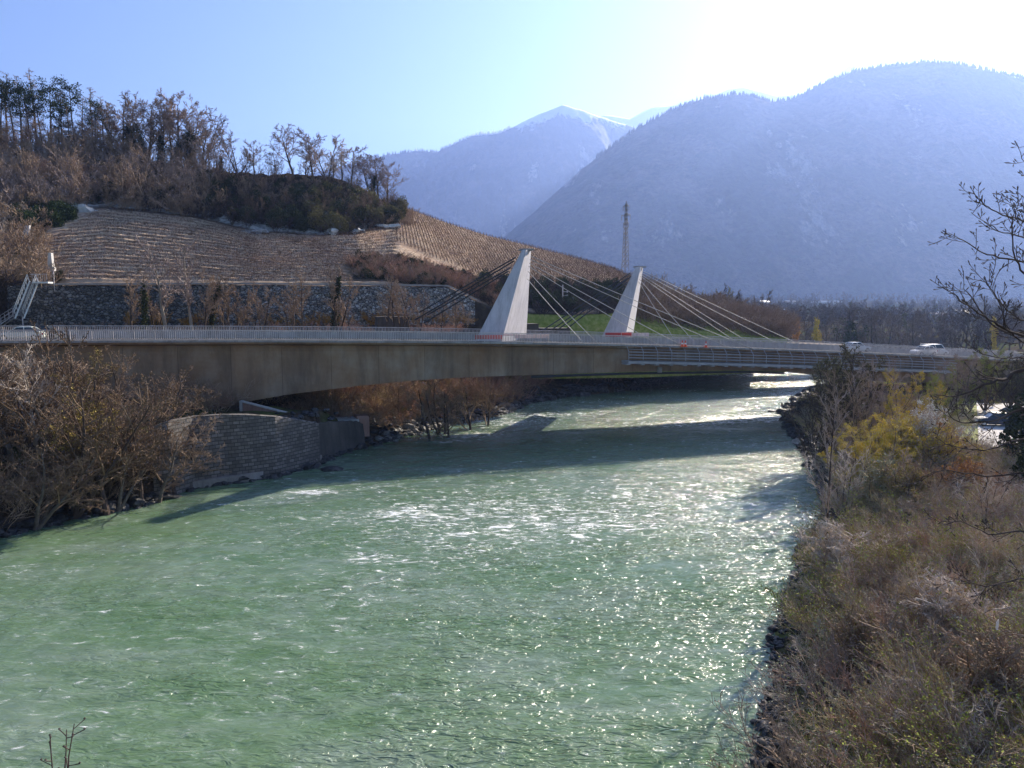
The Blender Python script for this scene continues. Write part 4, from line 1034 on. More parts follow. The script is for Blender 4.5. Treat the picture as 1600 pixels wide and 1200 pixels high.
# brown woodland on the bank: crowns that read as one mass
WD = []
for sp_i in specs[:4]:
    kw = dict(sp_i); kw['tw'] = 0.035; kw['lv'] = kw['lv'][:3]; kw['start'] = 0.15
    a_, b_, _ = bare_tree(**kw); a_.add(b_.arr()); WD.append(a_.arr())
scrub(95, cl_u(-150, 230), tcliff(0.05, 0.98), WD, 0.65, 1.1, 'hillside_woodland', 'brown leafless wood covering the steep bank below the pines', M_twigbrown, 401, 0.5, 0.1)
scrub(70, cl_u(-120, 340), tcliff(0.05, 0.95), WD, 0.55, 0.95, 'hillside_woodland', 'mauve grey leafless trees of the steep bank', M_twig, 402, 0.5, 0.1)
scrub(30, cl_u(-120, 230), tcliff(0.05, 0.8), WD, 0.4, 0.7, 'hillside_woodland', 'russet crowns in the wood on the steep bank', M_twigred, 403, 0.5, 0.1)
scrub(120, cl_u(200, 618), tcliff(0.1, 0.95), WD, 0.3, 0.6, 'hillside_woodland', 'small bare trees rooted on the dark steep bank', M_lbank, 404, 0.4, 0.15)
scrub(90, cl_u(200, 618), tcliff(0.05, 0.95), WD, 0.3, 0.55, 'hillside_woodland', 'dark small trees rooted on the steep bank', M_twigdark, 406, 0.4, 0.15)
scrub(26, cl_u(-80, 50), cl_t(1.3, 3.0), WD, 0.3, 0.5, 'hillside_woodland', 'small bare trees left of the vineyard', M_twigp, 405, 0.4, 0.15)
scrub(70, cl_u(-80, 335), tcliff(0.7, 1.0), WD, 0.55, 0.95, 'hillside_woodland', 'brown leafless crowns filling the crest wood', M_twigbrown, 407, 0.5, 0.08)
# ================================================================== LEFT BANK
def mat_blocks():
    m, nt, b, tc = newmat('block_masonry')
    v = tc.outputs['Object']; s_ = nt.nodes.new('ShaderNodeSeparateXYZ'); nt.links.new(v, s_.inputs[0])
    cb = nt.nodes.new('ShaderNodeCombineXYZ'); nt.links.new(math_(nt, 'ADD', s_.outputs[0], math_(nt, 'MULTIPLY', s_.outputs[1], 0.9)), cb.inputs[0]); nt.links.new(s_.outputs[2], cb.inputs[1])
    br = nt.nodes.new('ShaderNodeTexBrick'); nt.links.new(cb.outputs[0], br.inputs['Vector']); br.inputs['Scale'].default_value = 1
    br.inputs['Brick Width'].default_value = 0.78; br.inputs['Row Height'].default_value = 0.34; br.inputs['Mortar Size'].default_value = 0.035; br.inputs['Bias'].default_value = 0.1
    br.inputs['Color1'].default_value = (0.085, 0.075, 0.068, 1); br.inputs['Color2'].default_value = (0.22, 0.195, 0.18, 1); br.inputs['Mortar'].default_value = (0.03, 0.028, 0.025, 1)
    n1 = noise(nt, v, 0.8, 6, 0.7); n2 = noise(nt, v, 4, 6, 0.7)
    c = mixc(nt, ramp(nt, n1, [(0.38, 0.65), (0.6, 0.0)]), br.outputs[0], (0.075, 0.068, 0.06))
    c = mixc(nt, 0.15, c, ramp(nt, n2, [(0.3, (0.05, 0.05, 0.045)), (0.7, (0.14, 0.13, 0.12))]))
    nt.links.new(c, b.inputs['Base Color'])
    bump(nt, b, math_(nt, 'ADD', n2, math_(nt, 'MULTIPLY', br.outputs[1], -0.6)), 0.8, 0.06)
    return m
M_blocks = mat_blocks()
M_rough = conc('weathered_concrete', (0.16, 0.145, 0.13), (0.24, 0.22, 0.20), (0.36, 0.33, 0.31), 0.5)
M_darkc = conc('stained_concrete', (0.05, 0.047, 0.044), (0.085, 0.078, 0.07), (0.14, 0.125, 0.115), 0.5)
M_redconc = conc('reddish_concrete', (0.22, 0.12, 0.09), (0.32, 0.19, 0.15), (0.42, 0.28, 0.23), 0.5)
M_paleconc = conc('pale_concrete', (0.42, 0.40, 0.38), (0.52, 0.50, 0.48), (0.62, 0.60, 0.57), 0.3)
rs = np.random.RandomState(77)
def river_wall(pts, name, label, mat, thick=0.7, ledge=None, rag=0.0, parent=None):
    """pts: (px, y_base, y_top); stands in the water's edge"""
    pts = np.array(pts, float); us = np.linspace(pts[0, 0], pts[-1, 0], 70)
    yb = np.interp(us, pts[:, 0], pts[:, 1]); yt = np.interp(us, pts[:, 0], pts[:, 2])
    base = np.array([onz(u, y, 0.1) for u, y in zip(us, yb)]); base[:, 1] += 0.6
    top = np.array([at(u, y, b_[1] + 0.5) for u, y, b_ in zip(us, yt, base)])
    if rag: top[:, 2] += (vnoise(us * 0.25, us * 0, 3) - 0.5) * rag
    base[:, 2] = -1.0
    r_ = np.linspace(0, 1, 22)[None, :, None]; P = base[:, None] * (1 - r_) + top[:, None] * r_
    P[..., 1] += (fbm(P[..., 0] * 1.5, P[..., 2] * 1.5, 3, 6) - 0.5) * 0.22
    bk = top + np.array([-0.15, thick, 0]); bb = bk.copy(); bb[:, 2] -= 4.5
    P = np.concatenate([P, bk[:, None], bb[:, None]], 1)
    o = link(name, grid_mesh(name, P, smooth=False), mat, parent)
    if parent is None: tag(o, label, 'wall')
    return o, top
w1, wt1 = river_wall([(236, 782, 668), (262, 777, 658), (300, 765, 651), (345, 757, 648), (385, 752, 648), (430, 745, 651), (470, 735, 657), (498, 727, 663)], 'river_wall', 'curved river wall of weathered stone blocks under the bridge', M_blocks)
w2, wt2 = river_wall([(498, 722, 663.5), (520, 714, 659), (545, 705, 657.5), (560, 700, 659), (569, 697, 664)], 'river_wall', 'smooth stained concrete river wall right of the block wall', M_darkc, rag=0.25)
# footing ledge of the curved wall
mb = MB(); us = np.linspace(300, 497, 40)
q = [np.array(onz(u, np.interp(u, [300, 400, 497], [752, 738, 716]), 0.7)) for u in us]
mb.loft([[p + np.array(d_) for d_ in ((0, -0.35, -1.6), (0, -0.35, 0.0), (0, 1.6, 0.05), (0, 1.6, -1.6))] for p in q]); tag(mb.build('wall_footing', M_rough), 'low concrete footing along the base of the curved block wall', 'footing')
# wing wall with sloping coping, by the pier
Yw = 80.5
A = [at(379, 629, Yw), at(457, 649, Yw + 1), at(430, 657, Yw + 0.5), at(379, 648, Yw)]
ww_ = thing('wing_wall', 'reddish wing wall with a pale sloping coping and bright end, beside the bridge pier', 'wall', A[3])
mb = MB(); o_ = np.array((0, 0.4, 0)); L = [p - A[3] for p in A]
low = [L[3] + (0, 0, -1.2), L[2] + (0, 0, -1.2)]
mb.hexa([low[0], low[1], low[1] + o_, low[0] + o_], [L[0], L[1], L[1] + o_, L[0] + o_]); mb.build('wall_panel', M_redconc, ww_)
mb = MB(); mb.loft([[p + np.array(d_) for d_ in ((0, -0.1, 0.01), (0, -0.1, 0.16), (0, 0.5, 0.16), (0, 0.5, 0.01))] for p in (L[0], L[1])]); mb.build('coping', M_paleconc, ww_)
mb = MB(); mb.box(((L[0] + L[3]) / 2 + (-0.14, 0.2, -0.3)), (0.26, 0.75, (L[0] - L[3])[2] + 1.0)); mb.build('end_post', M_paleconc, ww_)
def block(px0, px1, pyt, pyb, Y, depth, mat, name, label, rz=0.0, cat='concrete block'):
    a = at(px0, pyt, Y); b_ = at(px1, pyt, Y); zb = at(px0, pyb, Y)[2]; c = (a + b_) / 2; h = a[2] - zb + 0.8
    mb = MB(); hw = (b_[0] - a[0]) / 2; j = lambda: rs.uniform(-.06, .06)
    mb.hexa([(-hw, 0, -0.8), (hw, 0, -0.8), (hw, depth, -0.8), (-hw, depth, -0.8)], [(-hw + j(), j(), h - 0.8 + j()), (hw + j(), j(), h - .8), (hw, depth + j(), h - .8 + j()), (-hw, depth, h - .8)])
    o = mb.build(name, mat); o.location = (c[0], Y, zb); o.rotation_euler[2] = rz; return tag(o, label, cat)
block(557, 577, 650, 672, 88, 1.8, M_redconc, 'concrete_block', 'reddish brown concrete block standing above the end of the river wall', 0.35)
block(505, 560, 656, 662, 87, 2.4, M_paleconc, 'concrete_slab', 'flat pale concrete slab on top of the smooth river wall', 0.1, 'slab')
# rocks
def rock_arr(seed, n=1):
    r0 = np.random.RandomState(seed); a = []
    import bmesh
    bm = bmesh.new(); bmesh.ops.create_icosphere(bm, subdivisions=2, radius=1.0); bm.verts.ensure_lookup_table()
    V = np.array([v.co[:] for v in bm.verts]); T = np.array([[v.index for v in f.verts] for f in bm.faces]); bm.free()
    for _ in range(5):
        d = nrm(r0.normal(size=3)); h = r0.uniform(0.45, 0.8); p = V @ d; V = V - np.clip(p - h, 0, None)[:, None] * d
    V *= r0.uniform(0.6, 1.2, 3) * [1.1, 0.9, 0.7]; V += (r0.rand(*V.shape) - 0.5) * 0.08
    return V, np.concatenate([T, T[:, 2:]], 1)
RK = [rock_arr(i) for i in range(6)]
M_rock = vmat('wet_rock', [(0.012, 0.012, 0.014), (0.035, 0.035, 0.037), (0.10, 0.097, 0.095)], 1.3, 0.65, 0.6, objrand=0.2)
M_rockl = vmat('dry_rock', [(0.10, 0.095, 0.09), (0.22, 0.21, 0.20), (0.36, 0.34, 0.33)], 1.3, 0.85, 0.6, objrand=0.2)
def rock_mesh(V, Q, name):
    T = Q[:, :3]; return mesh_np(name, V, None, T)
def along(L, i0, i1, n, r0):
    P = L[i0:i1 + 1]; s = np.concatenate([[0], np.cumsum(np.linalg.norm(np.diff(P, axis=0), axis=1))]); t = r0.uniform(0, s[-1], n)
    p = np.stack([np.interp(t, s, P[:, k]) for k in range(2)], -1); q = np.stack([np.interp(t + 0.5, s, P[:, k]) for k in range(2)], -1)
    tn = nrm(q - p + 1e-6); return p, np.stack([-tn[:, 1], tn[:, 0]], -1)
def rocks(L, i0, i1, n, side, dmax, smin, smax, name, label, mat, seed):
    r0 = np.random.RandomState(seed); p, nn = along(L, i0, i1, n, r0); d = np.abs(r0.normal(size=n)) * dmax * 0.5 - 0.4
    q = p + nn * (side * d)[:, None]; z = gz(q[:, 0], q[:, 1]); s = r0.uniform(smin, smax, n) * np.where(r0.rand(n) < 0.1, 1.7, 1)
    P = np.column_stack([q, np.maximum(z, -0.2) + s * 0.15]); V, Q = scatter(RK, P, s, r0.uniform(0, 6.28, n), r0, 0.3)
    return tag(link(name, rock_mesh(V, Q, name), mat), label, kind='stuff')
iL = 2
rocks(RB, 1, 12, 2400, -1, 2.0, 0.10, 0.24, 'river_bank_rocks', 'dark wet stones along the right waterline', M_rock, 1)
rocks(RB, 8, 16, 260, -1, 4.0, 0.25, 0.5, 'river_bank_rocks', 'larger grey stones on the right bank', M_rock, 2)
rocks(RB, 10, 18, 380, -1, 5.0, 0.3, 0.7, 'river_bank_rocks', 'dark rip-rap under the right end of the bridge', M_rock, 3)
rocks(LB, 9, 18, 620, 1, 4.0, 0.25, 0.6, 'river_bank_rocks', 'dark broken stones along the left waterline', M_rock, 4)
rocks(LB, 12, 16, 200, 1, 3.0, 0.3, 0.6, 'river_bank_rocks', 'pale stones along the left waterline', M_rockl, 5)
rocks(LB, 2, 10, 420, 1, 3.0, 0.25, 0.6, 'river_bank_rocks', 'dark stones along the near left waterline', M_rock, 6)
rocks(LB, 17, 23, 320, 1, 5.0, 0.5, 1.1, 'river_bank_rocks', 'rocks of the left bank beyond the bridge', M_rock, 7)
def boulder(px, py, s, k, label, mat=M_rock, z=0.0, flat=1.0, rz=0.0):
    p = onz(px, py, z); V, Q = RK[k]; o = link('boulder', rock_mesh(V * [1, 1, flat], Q, 'boulder'), mat); o.location = [float(v) for v in p]; o.scale = (s, s, s); o.rotation_euler[2] = rz
    return tag(o, label, 'rock')
boulder(522, 734, 1.15, 0, 'flat grey boulder in the water below the smooth river wall', M_rock, flat=0.6)
boulder(1206, 643, 0.7, 1, 'small dark rock standing in the white water by the right bank', M_rock)
boulder(1247, 690, 1.0, 2, 'pale flat boulder on the right bank under the round tree', M_rockl, 1.2, 0.6)
boulder(1052, 588, 3.4, 3, 'dark layered rock outcrop at the bend behind the bridge', M_rock, 0.8, 0.9)
boulder(1035, 592, 2.6, 4, 'lower rock beside the outcrop at the bend', M_rock, 0.4, 0.8)
boulder(1222, 643, 1.2, 5, 'dark rock at the point of the right bank beyond the bridge', M_rock, 0.2)
# ---- left bank thicket
TB = [bush_geo(400 + i, h=2.6, spread=1.0, stems=12, kids=9, twigs=5, base=0.6, rs_=0.022, tw=0.011, arch=-0.06)[0] for i in range(4)]
def band(L, i0, i1, n, side, d0, d1, seed):
    r0 = np.random.RandomState(seed); p, nn = along(L, i0, i1, n, r0); d = r0.uniform(d0, d1, n); q = p + nn * (side * d)[:, None]; return q, gz(q[:, 0], q[:, 1]), r0
def thicket(q, z, r0, arrs, smin, smax, name, label, mat, lean=0.2, sink=0.15, keep=None):
    m = np.ones(len(q), bool) if keep is None else keep(q[:, 0], q[:, 1]); q = q[m]; z = z[m]; n = len(q)
    V, Q = scatter(arrs, np.column_stack([q, z - sink]), r0.uniform(smin, smax, n), r0.uniform(0, 6.28, n), r0, lean)
    return tag(link(name, mesh_np(name, V, Q), mat), label, kind='stuff')
nowall = lambda x, y: ~((x > -34) & (x < -13) & (y > 62) & (y < 86) & (seg_dist(x, y, LB) < 11)) & ~((y > 63) & (y < 86) & (x < -16) & (seg_dist(x, y, LB) < 2.0)) & ~((y - 0.29 * x > 88) & (y - 0.29 * x < 112) & (ground_z(x, y) > 6.5))
q, z, r0 = band(LB, 0, 8, 420, 1, 0.8, 24, 1); thicket(q, z, r0, TB, 0.9, 2.0, 'bank_thicket', 'brown leafless thicket on the left bank before the bridge', M_twigbrown, keep=nowall)
q, z, r0 = band(LB, 0, 8, 220, 1, 0.5, 22, 2); thicket(q, z, r0, TB, 0.7, 1.5, 'bank_thicket', 'dark tangled undergrowth low on the left bank', M_twigdark, keep=nowall)
q, z, r0 = band(LB, 0, 7, 60, 1, 6, 24, 3); thicket(q, z, r0, TB, 0.8, 1.4, 'bank_thicket', 'straw coloured stems in the left bank thicket', M_twigp, keep=nowall)
q, z, r0 = band(LB, 8, 17, 230, 1, 2.0, 24, 4); thicket(q, z, r0, TB, 0.7, 1.5, 'bank_thicket', 'brown thicket under the bridge on the left bank', M_twigbrown, keep=nowall)
q, z, r0 = band(LB, 8, 17, 150, 1, 1.5, 22, 5); thicket(q, z, r0, TB, 0.6, 1.4, 'bank_thicket', 'reddish twigs under the bridge on the left bank', M_twigred, keep=nowall)
q, z, r0 = band(LB, 9, 17, 60, 1, 6, 24, 7); thicket(q, z, r0, TB, 0.6, 1.1, 'bank_thicket', 'ochre twigs under the bridge on the left bank', M_straw, keep=nowall)
q, z, r0 = band(LB, 16, 23, 260, 1, 3.0, 26, 6); thicket(q, z, r0, TB, 0.9, 1.8, 'bank_thicket', 'russet brush on the left bank beyond the bridge', M_twigred)
# ---- trees of the left bank (in front of the bridge) and behind the parapet
near_specs = [dict(seed=41, h=9, r=0.2, start=0.18, wob=0.2, tw=0.013, lv=((11, 58, 0.75, 0.03), (9, 48, 0.5, 0.02), (8, 42, 0.5, 0.0), (5, 40, 0.5, 0))),
              dict(seed=42, h=9, r=0.12, forks=3, wob=0.12, tw=0.012, lv=((10, 42, 0.5, 0.04), (8, 40, 0.45, 0.03), (6, 38, 0.5, 0.0), (4, 40, 0.5, 0))),
              dict(seed=43, h=9, r=0.16, start=0.3, wob=0.1, tw=0.012, lv=((14, 45, 0.45, 0.04), (9, 42, 0.45, 0.02), (7, 40, 0.5, 0.0), (4, 40, 0.5, 0))),
              dict(seed=44, h=8, r=0.17, start=0.2, wob=0.16, tw=0.013, leaf=(2600, 0.035), lv=((11, 50, 0.6, 0.04), (9, 45, 0.5, 0.03), (8, 40, 0.5, 0.0), (5, 40, 0.5, 0))),
              dict(seed=45, h=8, r=0.10, forks=5, wob=0.12, tw=0.012, leaf=(4200, 0.06), lv=((8, 40, 0.45, 0.04), (8, 40, 0.5, 0.02), (6, 38, 0.5, 0.0), (4, 40, 0.5, 0)))]
PN = tree_protos(near_specs); NH = (9.5, 9.5, 8.5, 8.5, 8.5)
def gtree(px, ytop, Y, k, label, mats, name='bare_tree', protos=None, hh=None, group=None, tilt=(0, 0), sink=0.2, wide=1.0, cat='tree', zb=None):
    protos = PN if protos is None else protos; hh = NH if hh is None else hh
    x = at(px, 500, Y)[0]; z = float(gz(x, Y)[0]) if zb is None else zb; zt = at(px, ytop, Y)[2]; s = (zt - z + sink) / real_h(protos[k], hh[k])
    return plant(protos[k], name, label, cat, (x, Y, z - sink), s * wide, rs.uniform(0, 6.28), group, mats, sz=s, tilt=tilt)
gtree(140, 545, 64, 0, 'crooked dark tree leaning over the left bank with a yellow haze of catkins', (M_bark, M_lbank, M_catkin), protos=[PN[3]], hh=[8.5], tilt=(0, 0.05))
gtree(190, 538, 66, 0, 'dark gnarled bare tree in front of the girder, right of the yellow-hazed tree', (M_twigdark, M_lbank), wide=0.8)
gtree(248, 575, 66, 0, 'low spreading bare tree with long horizontal limbs in front of the girder', (M_twigdark, M_lbank), wide=1.25)
gtree(100, 505, 62, 1, 'slim ochre tinted tree rising above the parapet at the left', (M_bark, M_lbank, M_orange), wide=0.75)
gtree(42, 540, 60, 2, 'pale barked birch-like tree on the left bank below the parapet', (M_barkpale, M_twigp))
gtree(63, 552, 63, 1, 'second pale thin tree just right of the pale barked one on the left bank', (M_barkpale, M_twigp))
for i, (px, yt, Y, k, m_) in enumerate([(-5, 560, 60, 2, 1), (22, 548, 63, 1, 0), (58, 575, 58, 0, 1), (82, 560, 66, 2, 0), (98, 590, 57, 1, 1), (128, 600, 62, 2, 0), (150, 612, 58, 0, 1), (176, 600, 63, 1, 0), (205, 615, 61, 2, 1), (222, 590, 67, 1, 0), (262, 628, 64, 1, 1), (285, 640, 67, 0, 0)]):
    gtree(px, yt, Y, k, rank('brown leafless tree', i, 12, 'the tangle on the left bank'), (M_twigdark, (M_twigbrown, M_lbank)[m_]), group='leafless trees of the left bank tangle', wide=1.1)
gtree(8, 530, 58, 0, 'brown bare tree cut by the left edge of the picture', (M_bark, M_lbank))
gtree(-30, 540, 56, 2, 'bare tree mostly outside the left edge of the picture', (M_bark, M_lbank))
gtree(112, 618, 60, 0, 'small yellow flowering bush low on the left bank', (M_bark, M_lbank, M_catkin), 'bush', [PN[4]], [8.5], cat='bush')
gtree(165, 660, 59, 1, 'brown many-stemmed shrub low over the water at the left', (M_bark, M_lbank), 'bush', cat='bush')
gtree(235, 670, 62, 0, 'grey twigged shrub hanging over the block wall', (M_bark, M_lbank), 'bush', cat='bush', wide=1.2)
gtree(30, 690, 54, 1, 'grey shrub at the waterline near the left edge', (M_bark, M_lbank), 'bush', cat='bush', wide=1.3)
gtree(100, 700, 57, 0, 'russet shrub over the dark water at the left', (M_bark, M_lbank), 'bush', cat='bush', wide=1.4)
UB = sorted([(672, 588, 92, 0), (690, 586, 97, 1), (735, 586, 99, 0), (620, 600, 100, 2), (585, 606, 102, 1), (760, 588, 103, 0), (700, 610, 94, 2)])
for i, (px, yt, Y, k) in enumerate(UB):
    gtree(px, yt, Y, k, rank('gnarled bare tree', i, 7, 'those on the bank under the bridge'), (M_twigdark, M_twigbrown), group='trees under the bridge', sink=0.3)
# row behind the parapet
FT = tree_protos([dict(seed=51, h=9, r=0.17, start=0.25, tw=0.026, lv=((14, 42, 0.45, 0.05), (9, 40, 0.45, 0.03), (7, 38, 0.5, 0.02), (4, 38, 0.5, 0))), dict(seed=52, h=9, r=0.14, forks=2, tw=0.026, lv=((12, 38, 0.42, 0.06), (8, 40, 0.45, 0.03), (6, 38, 0.5, 0.0), (4, 38, 0.5, 0))),
                  dict(seed=53, h=9, r=0.18, start=0.3, wob=0.15, tw=0.026, lv=((11, 50, 0.5, 0.04), (8, 44, 0.5, 0.03), (6, 40, 0.5, 0.0), (4, 38, 0.5, 0))), dict(seed=54, h=9, r=0.18, start=0.3, wob=0.1, tw=0.026, ivy=(1500, 0.55, 0.85, 0.11), lv=((9, 40, 0.32, 0.04), (7, 40, 0.45, 0.03), (5, 38, 0.5, 0.0), (3, 38, 0.5, 0)))])
FH = (9.5, 9, 9, 9)
row = sorted([(224, 425, 105, 3, 'n'), (205, 430, 106, 0, 'n'), (243, 440, 107, 1, 'n'), (260, 368, 103, 2, 'pale'), (299, 372, 104, 0, 'pale'), (318, 418, 106, 1, 'n'), (326, 430, 108, 3, 'n'), (345, 440, 108, 2, 'n'), (358, 425, 108, 0, 'n'), (372, 445, 109, 1, 'n'), (395, 462, 109, 2, 'n'), (410, 440, 110, 1, 'n'), (452, 448, 112, 2, 'n'), (457, 436, 113, 0, 'n'), (471, 425, 112, 0, 'n'), (520, 415, 113, 3, 'n'), (528, 420, 112, 1, 'n'), (548, 472, 114, 2, 'n'), (602, 438, 112, 2, 'n'), (614, 430, 113, 0, 'n'), (628, 442, 114, 1, 'n'), (641, 440, 113, 2, 'n'), (655, 452, 112, 1, 'n'), (688, 460, 115, 2, 'n'), (712, 465, 114, 0, 'n'), (732, 470, 114, 2, 'n')])
for i, (px, yt, Y, k, c) in enumerate(row):
    gtree(px, yt, Y, k, rank('pale barked bare tree' if c == 'pale' else ('ivy stemmed thin tree' if k == 3 else 'thin bare tree'), i, len(row), 'the row behind the parapet'), (M_barkpale if c == 'pale' else M_twigdark, M_twig if c == 'pale' else M_twigbrown, M_ivy), 'bare_tree', FT, FH, 'bare trees between the parapet and the boulder wall', zb=12.0, sink=0.2, wide=0.85)
r0 = np.random.RandomState(9); q = np.column_stack([r0.uniform(-70, -8, 150), np.zeros(150)]); q[:, 1] = 112 + (q[:, 0] + 70) * 0.23 + r0.uniform(-3, 5, 150)
thicket(q, np.full(150, 12.2), r0, TB, 0.4, 0.9, 'roadside_scrub', 'russet scrub behind the parapet', M_twigred)
# ================================================================== RIGHT BANK
# low thicket seen from above: stems plus small buds and leaves
RBs = [bush_geo(500 + i, h=1.9, spread=1.15, stems=13, kids=10, twigs=5, base=0.7, rs_=0.012, tw=0.0065, arch=-0.10, leaf=1000, lsize=0.033) for i in range(5)]
stemA = [b_[0] for b_ in RBs]; leafA = [b_[1] for b_ in RBs]
def right_pts(n, seed):
    r0 = np.random.RandomState(seed); X = r0.uniform(8, 62, n * 4); Y = r0.uniform(14, 100, n * 4)
    dr = seg_dist(X, Y, RB); ok = (~inpoly(X, Y, RIV)) & (X > np.interp(Y, RB[:, 1], RB[:, 0])) & (dr > 0.9 + 1.6 * r0.rand(n * 4)) & (X < Y * 0.78 + 4)
    ok &= ~((X > 42) & (Y > 60) & (X > 0.60 * Y)); ok &= (Y - 0.29 * X < 89)
    # denser near the camera
    ok &= r0.rand(n * 4) < np.clip(42 / Y, 0.25, 1)
    X, Y = X[ok][:n], Y[ok][:n]; return np.column_stack([X, Y]), r0
MIX = [('brown leafless undergrowth on the right bank', M_twigbrown, 330, 0, 1.15), ('mauve twiggy undergrowth on the right bank', M_twig, 210, 1, 1.0), ('pale dry stems on the right bank', M_twigp, 330, 2, 1.05), ('russet stems on the right bank', M_twigred, 110, 3, 0.9), ('straw coloured grass stems on the right bank', M_straw, 220, 4, 0.85)]
for lb, mt, n, sd, sc_ in MIX:
    P, r0 = right_pts(n, 900 + sd); s = r0.uniform(0.6, 1.35, len(P)) * sc_; rt = r0.uniform(0, 6.28, len(P)); wh = r0.randint(0, 5, len(P)); z = gz(P[:, 0], P[:, 1]) - 0.1
    st = r0.get_state(); V, Q = scatter(stemA, np.column_stack([P, z]), s, rt, r0, 0.3, wh)
    tag(link('bank_undergrowth', mesh_np('bank_undergrowth', V, Q), mt), lb, kind='stuff')
    if sd in (0, 1, 4):
        r0.set_state(st); V, Q = scatter(leafA, np.column_stack([P, z]), s, rt, r0, 0.3, wh)
        sel = fbm(V[::4, 0] * 0.16, V[::4, 1] * 0.16, 3, 70 + sd) > 0.45
        Q = Q[sel]; idx = Q.ravel(); V2 = V[idx]; Q2 = np.arange(len(idx)).reshape(-1, 4)
        tag(link('bank_leaves', mesh_np('bank_leaves', V2, Q2), M_spring if sd == 0 else M_budg), 'small grey green leaves scattered through the undergrowth' if sd else 'young yellow green leaves in the undergrowth', kind='stuff')
# fallen pale stems and driftwood near the water
def log(px, py, L, r, rz, label, mat=M_barkpale, tilt=0.1):
    p = onz(px, py, 1.0); p[2] = float(gz(p[0], p[1])[0]) + r
    mb = MB(); t = np.linspace(-0.5, 0.5, 7); mb.tube([(L * a, 0.06 * math.sin(a * 9), L * a * tilt) for a in t], [r * (1 - 0.4 * (a + 0.5)) for a in t], 7)
    o = mb.build('driftwood_log', mat, smooth=True); o.location = [float(v) for v in p]; o.rotation_euler[2] = rz; return tag(o, label, 'log')
log(1256, 1062, 1.1, 0.05, 1.4, 'short pale bleached log lying on the dark stones')
log(1208, 1135, 0.8, 0.09, -0.5, 'thick brown log end at the water edge')
log(1250, 1155, 0.7, 0.035, -1.0, 'thin pale stick on the stones below the thick log end')
log(1192, 1180, 1.0, 0.03, 1.2, 'curved thin stick at the water near the bottom edge')
# individual bushes and trees
RT = tree_protos([dict(seed=61, h=9, r=0.10, forks=9, trunk_frac=0.8, wob=0.10, tw=0.02, start=0.15, lv=((9, 38, 0.42, 0.03), (8, 38, 0.5, 0.02), (7, 36, 0.5, 0.0), (4, 36, 0.5, 0)), leaf=(17000, 0.05)),
                  dict(seed=62, h=8, r=0.08, forks=7, trunk_frac=0.85, wob=0.10, tw=0.011, start=0.12, lv=((8, 36, 0.42, 0.04), (8, 38, 0.45, 0.02), (6, 36, 0.5, 0.0), (3, 36, 0.5, 0)), leaf=(20000, 0.042)),
                  dict(seed=63, h=8, r=0.07, forks=6, trunk_frac=0.9, wob=0.08, tw=0.015, start=0.1, lv=((9, 30, 0.38, 0.05), (8, 36, 0.45, 0.03), (6, 36, 0.5, 0.0), (3, 36, 0.5, 0))),
                  dict(seed=64, h=3, r=0.035, forks=12, trunk_frac=0.9, wob=0.14, tw=0.007, start=0.1, lv=((8, 42, 0.45, 0.03), (8, 40, 0.5, 0.0), (6, 40, 0.5, 0.0), (3, 36, 0.5, 0)), leaf=(9000, 0.030)),
                  dict(seed=65, h=9, r=0.10, trunk_frac=0.96, wob=0.03, tw=0.006, start=0.35, lean=(-0.20, 0.0), lv=((20, 42, 0.30, 0.06), (7, 38, 0.42, 0.03), (4, 38, 0.5, 0.0))),
                  dict(seed=66, h=3, r=0.03, forks=14, trunk_frac=0.9, wob=0.14, tw=0.006, start=0.1, lv=((9, 42, 0.45, 0.03), (8, 40, 0.5, 0.0), (6, 40, 0.5, 0.0), (3, 36, 0.5, 0)), leaf=(4500, 0.015))])
RH = (9.2, 8.6, 8.4, 3.3, 9.0, 3.3)
def rt(px, ytop, Y, k, label, mats, name='bush', **kw): return gtree(px, ytop, Y, k, label, mats, name, RT, RH, cat='tree' if 'tree' in name else 'bush', **kw)
rt(1322, 545, 78, 0, 'large round many-stemmed tree with olive buds standing in front of the platform end', (M_bark, M_twigdark, M_budo), 'round_tree', wide=0.98)
rt(1285, 600, 74, 2, 'low dark tree on the river side of the large round tree', (M_bark, M_twigdark), 'bare_tree', wide=1.0)
rt(1372, 560, 76, 2, 'brown broom-like tree right of the large round tree', (M_bark, M_twig), 'bare_tree', wide=1.1)
rt(1398, 580, 78, 2, 'second brown broom-like tree, behind the yellow willow', (M_bark, M_twig), 'bare_tree', wide=1.1)
rt(1345, 580, 68, 2, 'brown broom-like tree in front of the large round tree', (M_bark, M_twigbrown), 'bare_tree', wide=1.1)
rt(1430, 582, 68, 1, 'tall yellow willow in full catkin on the right bank', (M_bark, M_twigbrown, M_yellow), 'willow_tree', wide=0.9)
rt(1462, 588, 74, 1, 'green leafing tree behind the yellow willow', (M_bark, M_twigbrown, M_spring), 'willow_tree', wide=0.9)
rt(1395, 650, 60, 1, 'rounded yellow bush in front of the tall willow', (M_bark, M_straw, M_yellow), wide=1.4)
rt(1360, 670, 58, 1, 'smaller yellow green bush left of the rounded yellow one', (M_bark, M_straw, M_yellow), wide=1.3)
rt(1428, 640, 62, 3, 'straw yellow bush between the willow and the white blossom', (M_bark, M_straw, M_yellow), wide=1.1)
rt(1448, 728, 50, 3, 'olive yellow bush in the upper part of the thicket', (M_bark, M_twigbrown, M_catkin), wide=1.6)
rt(1385, 720, 52, 3, 'pale olive bush just above the brown thicket', (M_bark, M_straw, M_budg), wide=1.5)
rt(1545, 800, 42, 3, 'olive green bush near the right edge of the thicket', (M_bark, M_twigbrown, M_budg), wide=1.6)
rt(1458, 628, 63, 3, 'white blossoming bush on the right bank', (M_bark, M_twigp, M_blossom), wide=1.0)
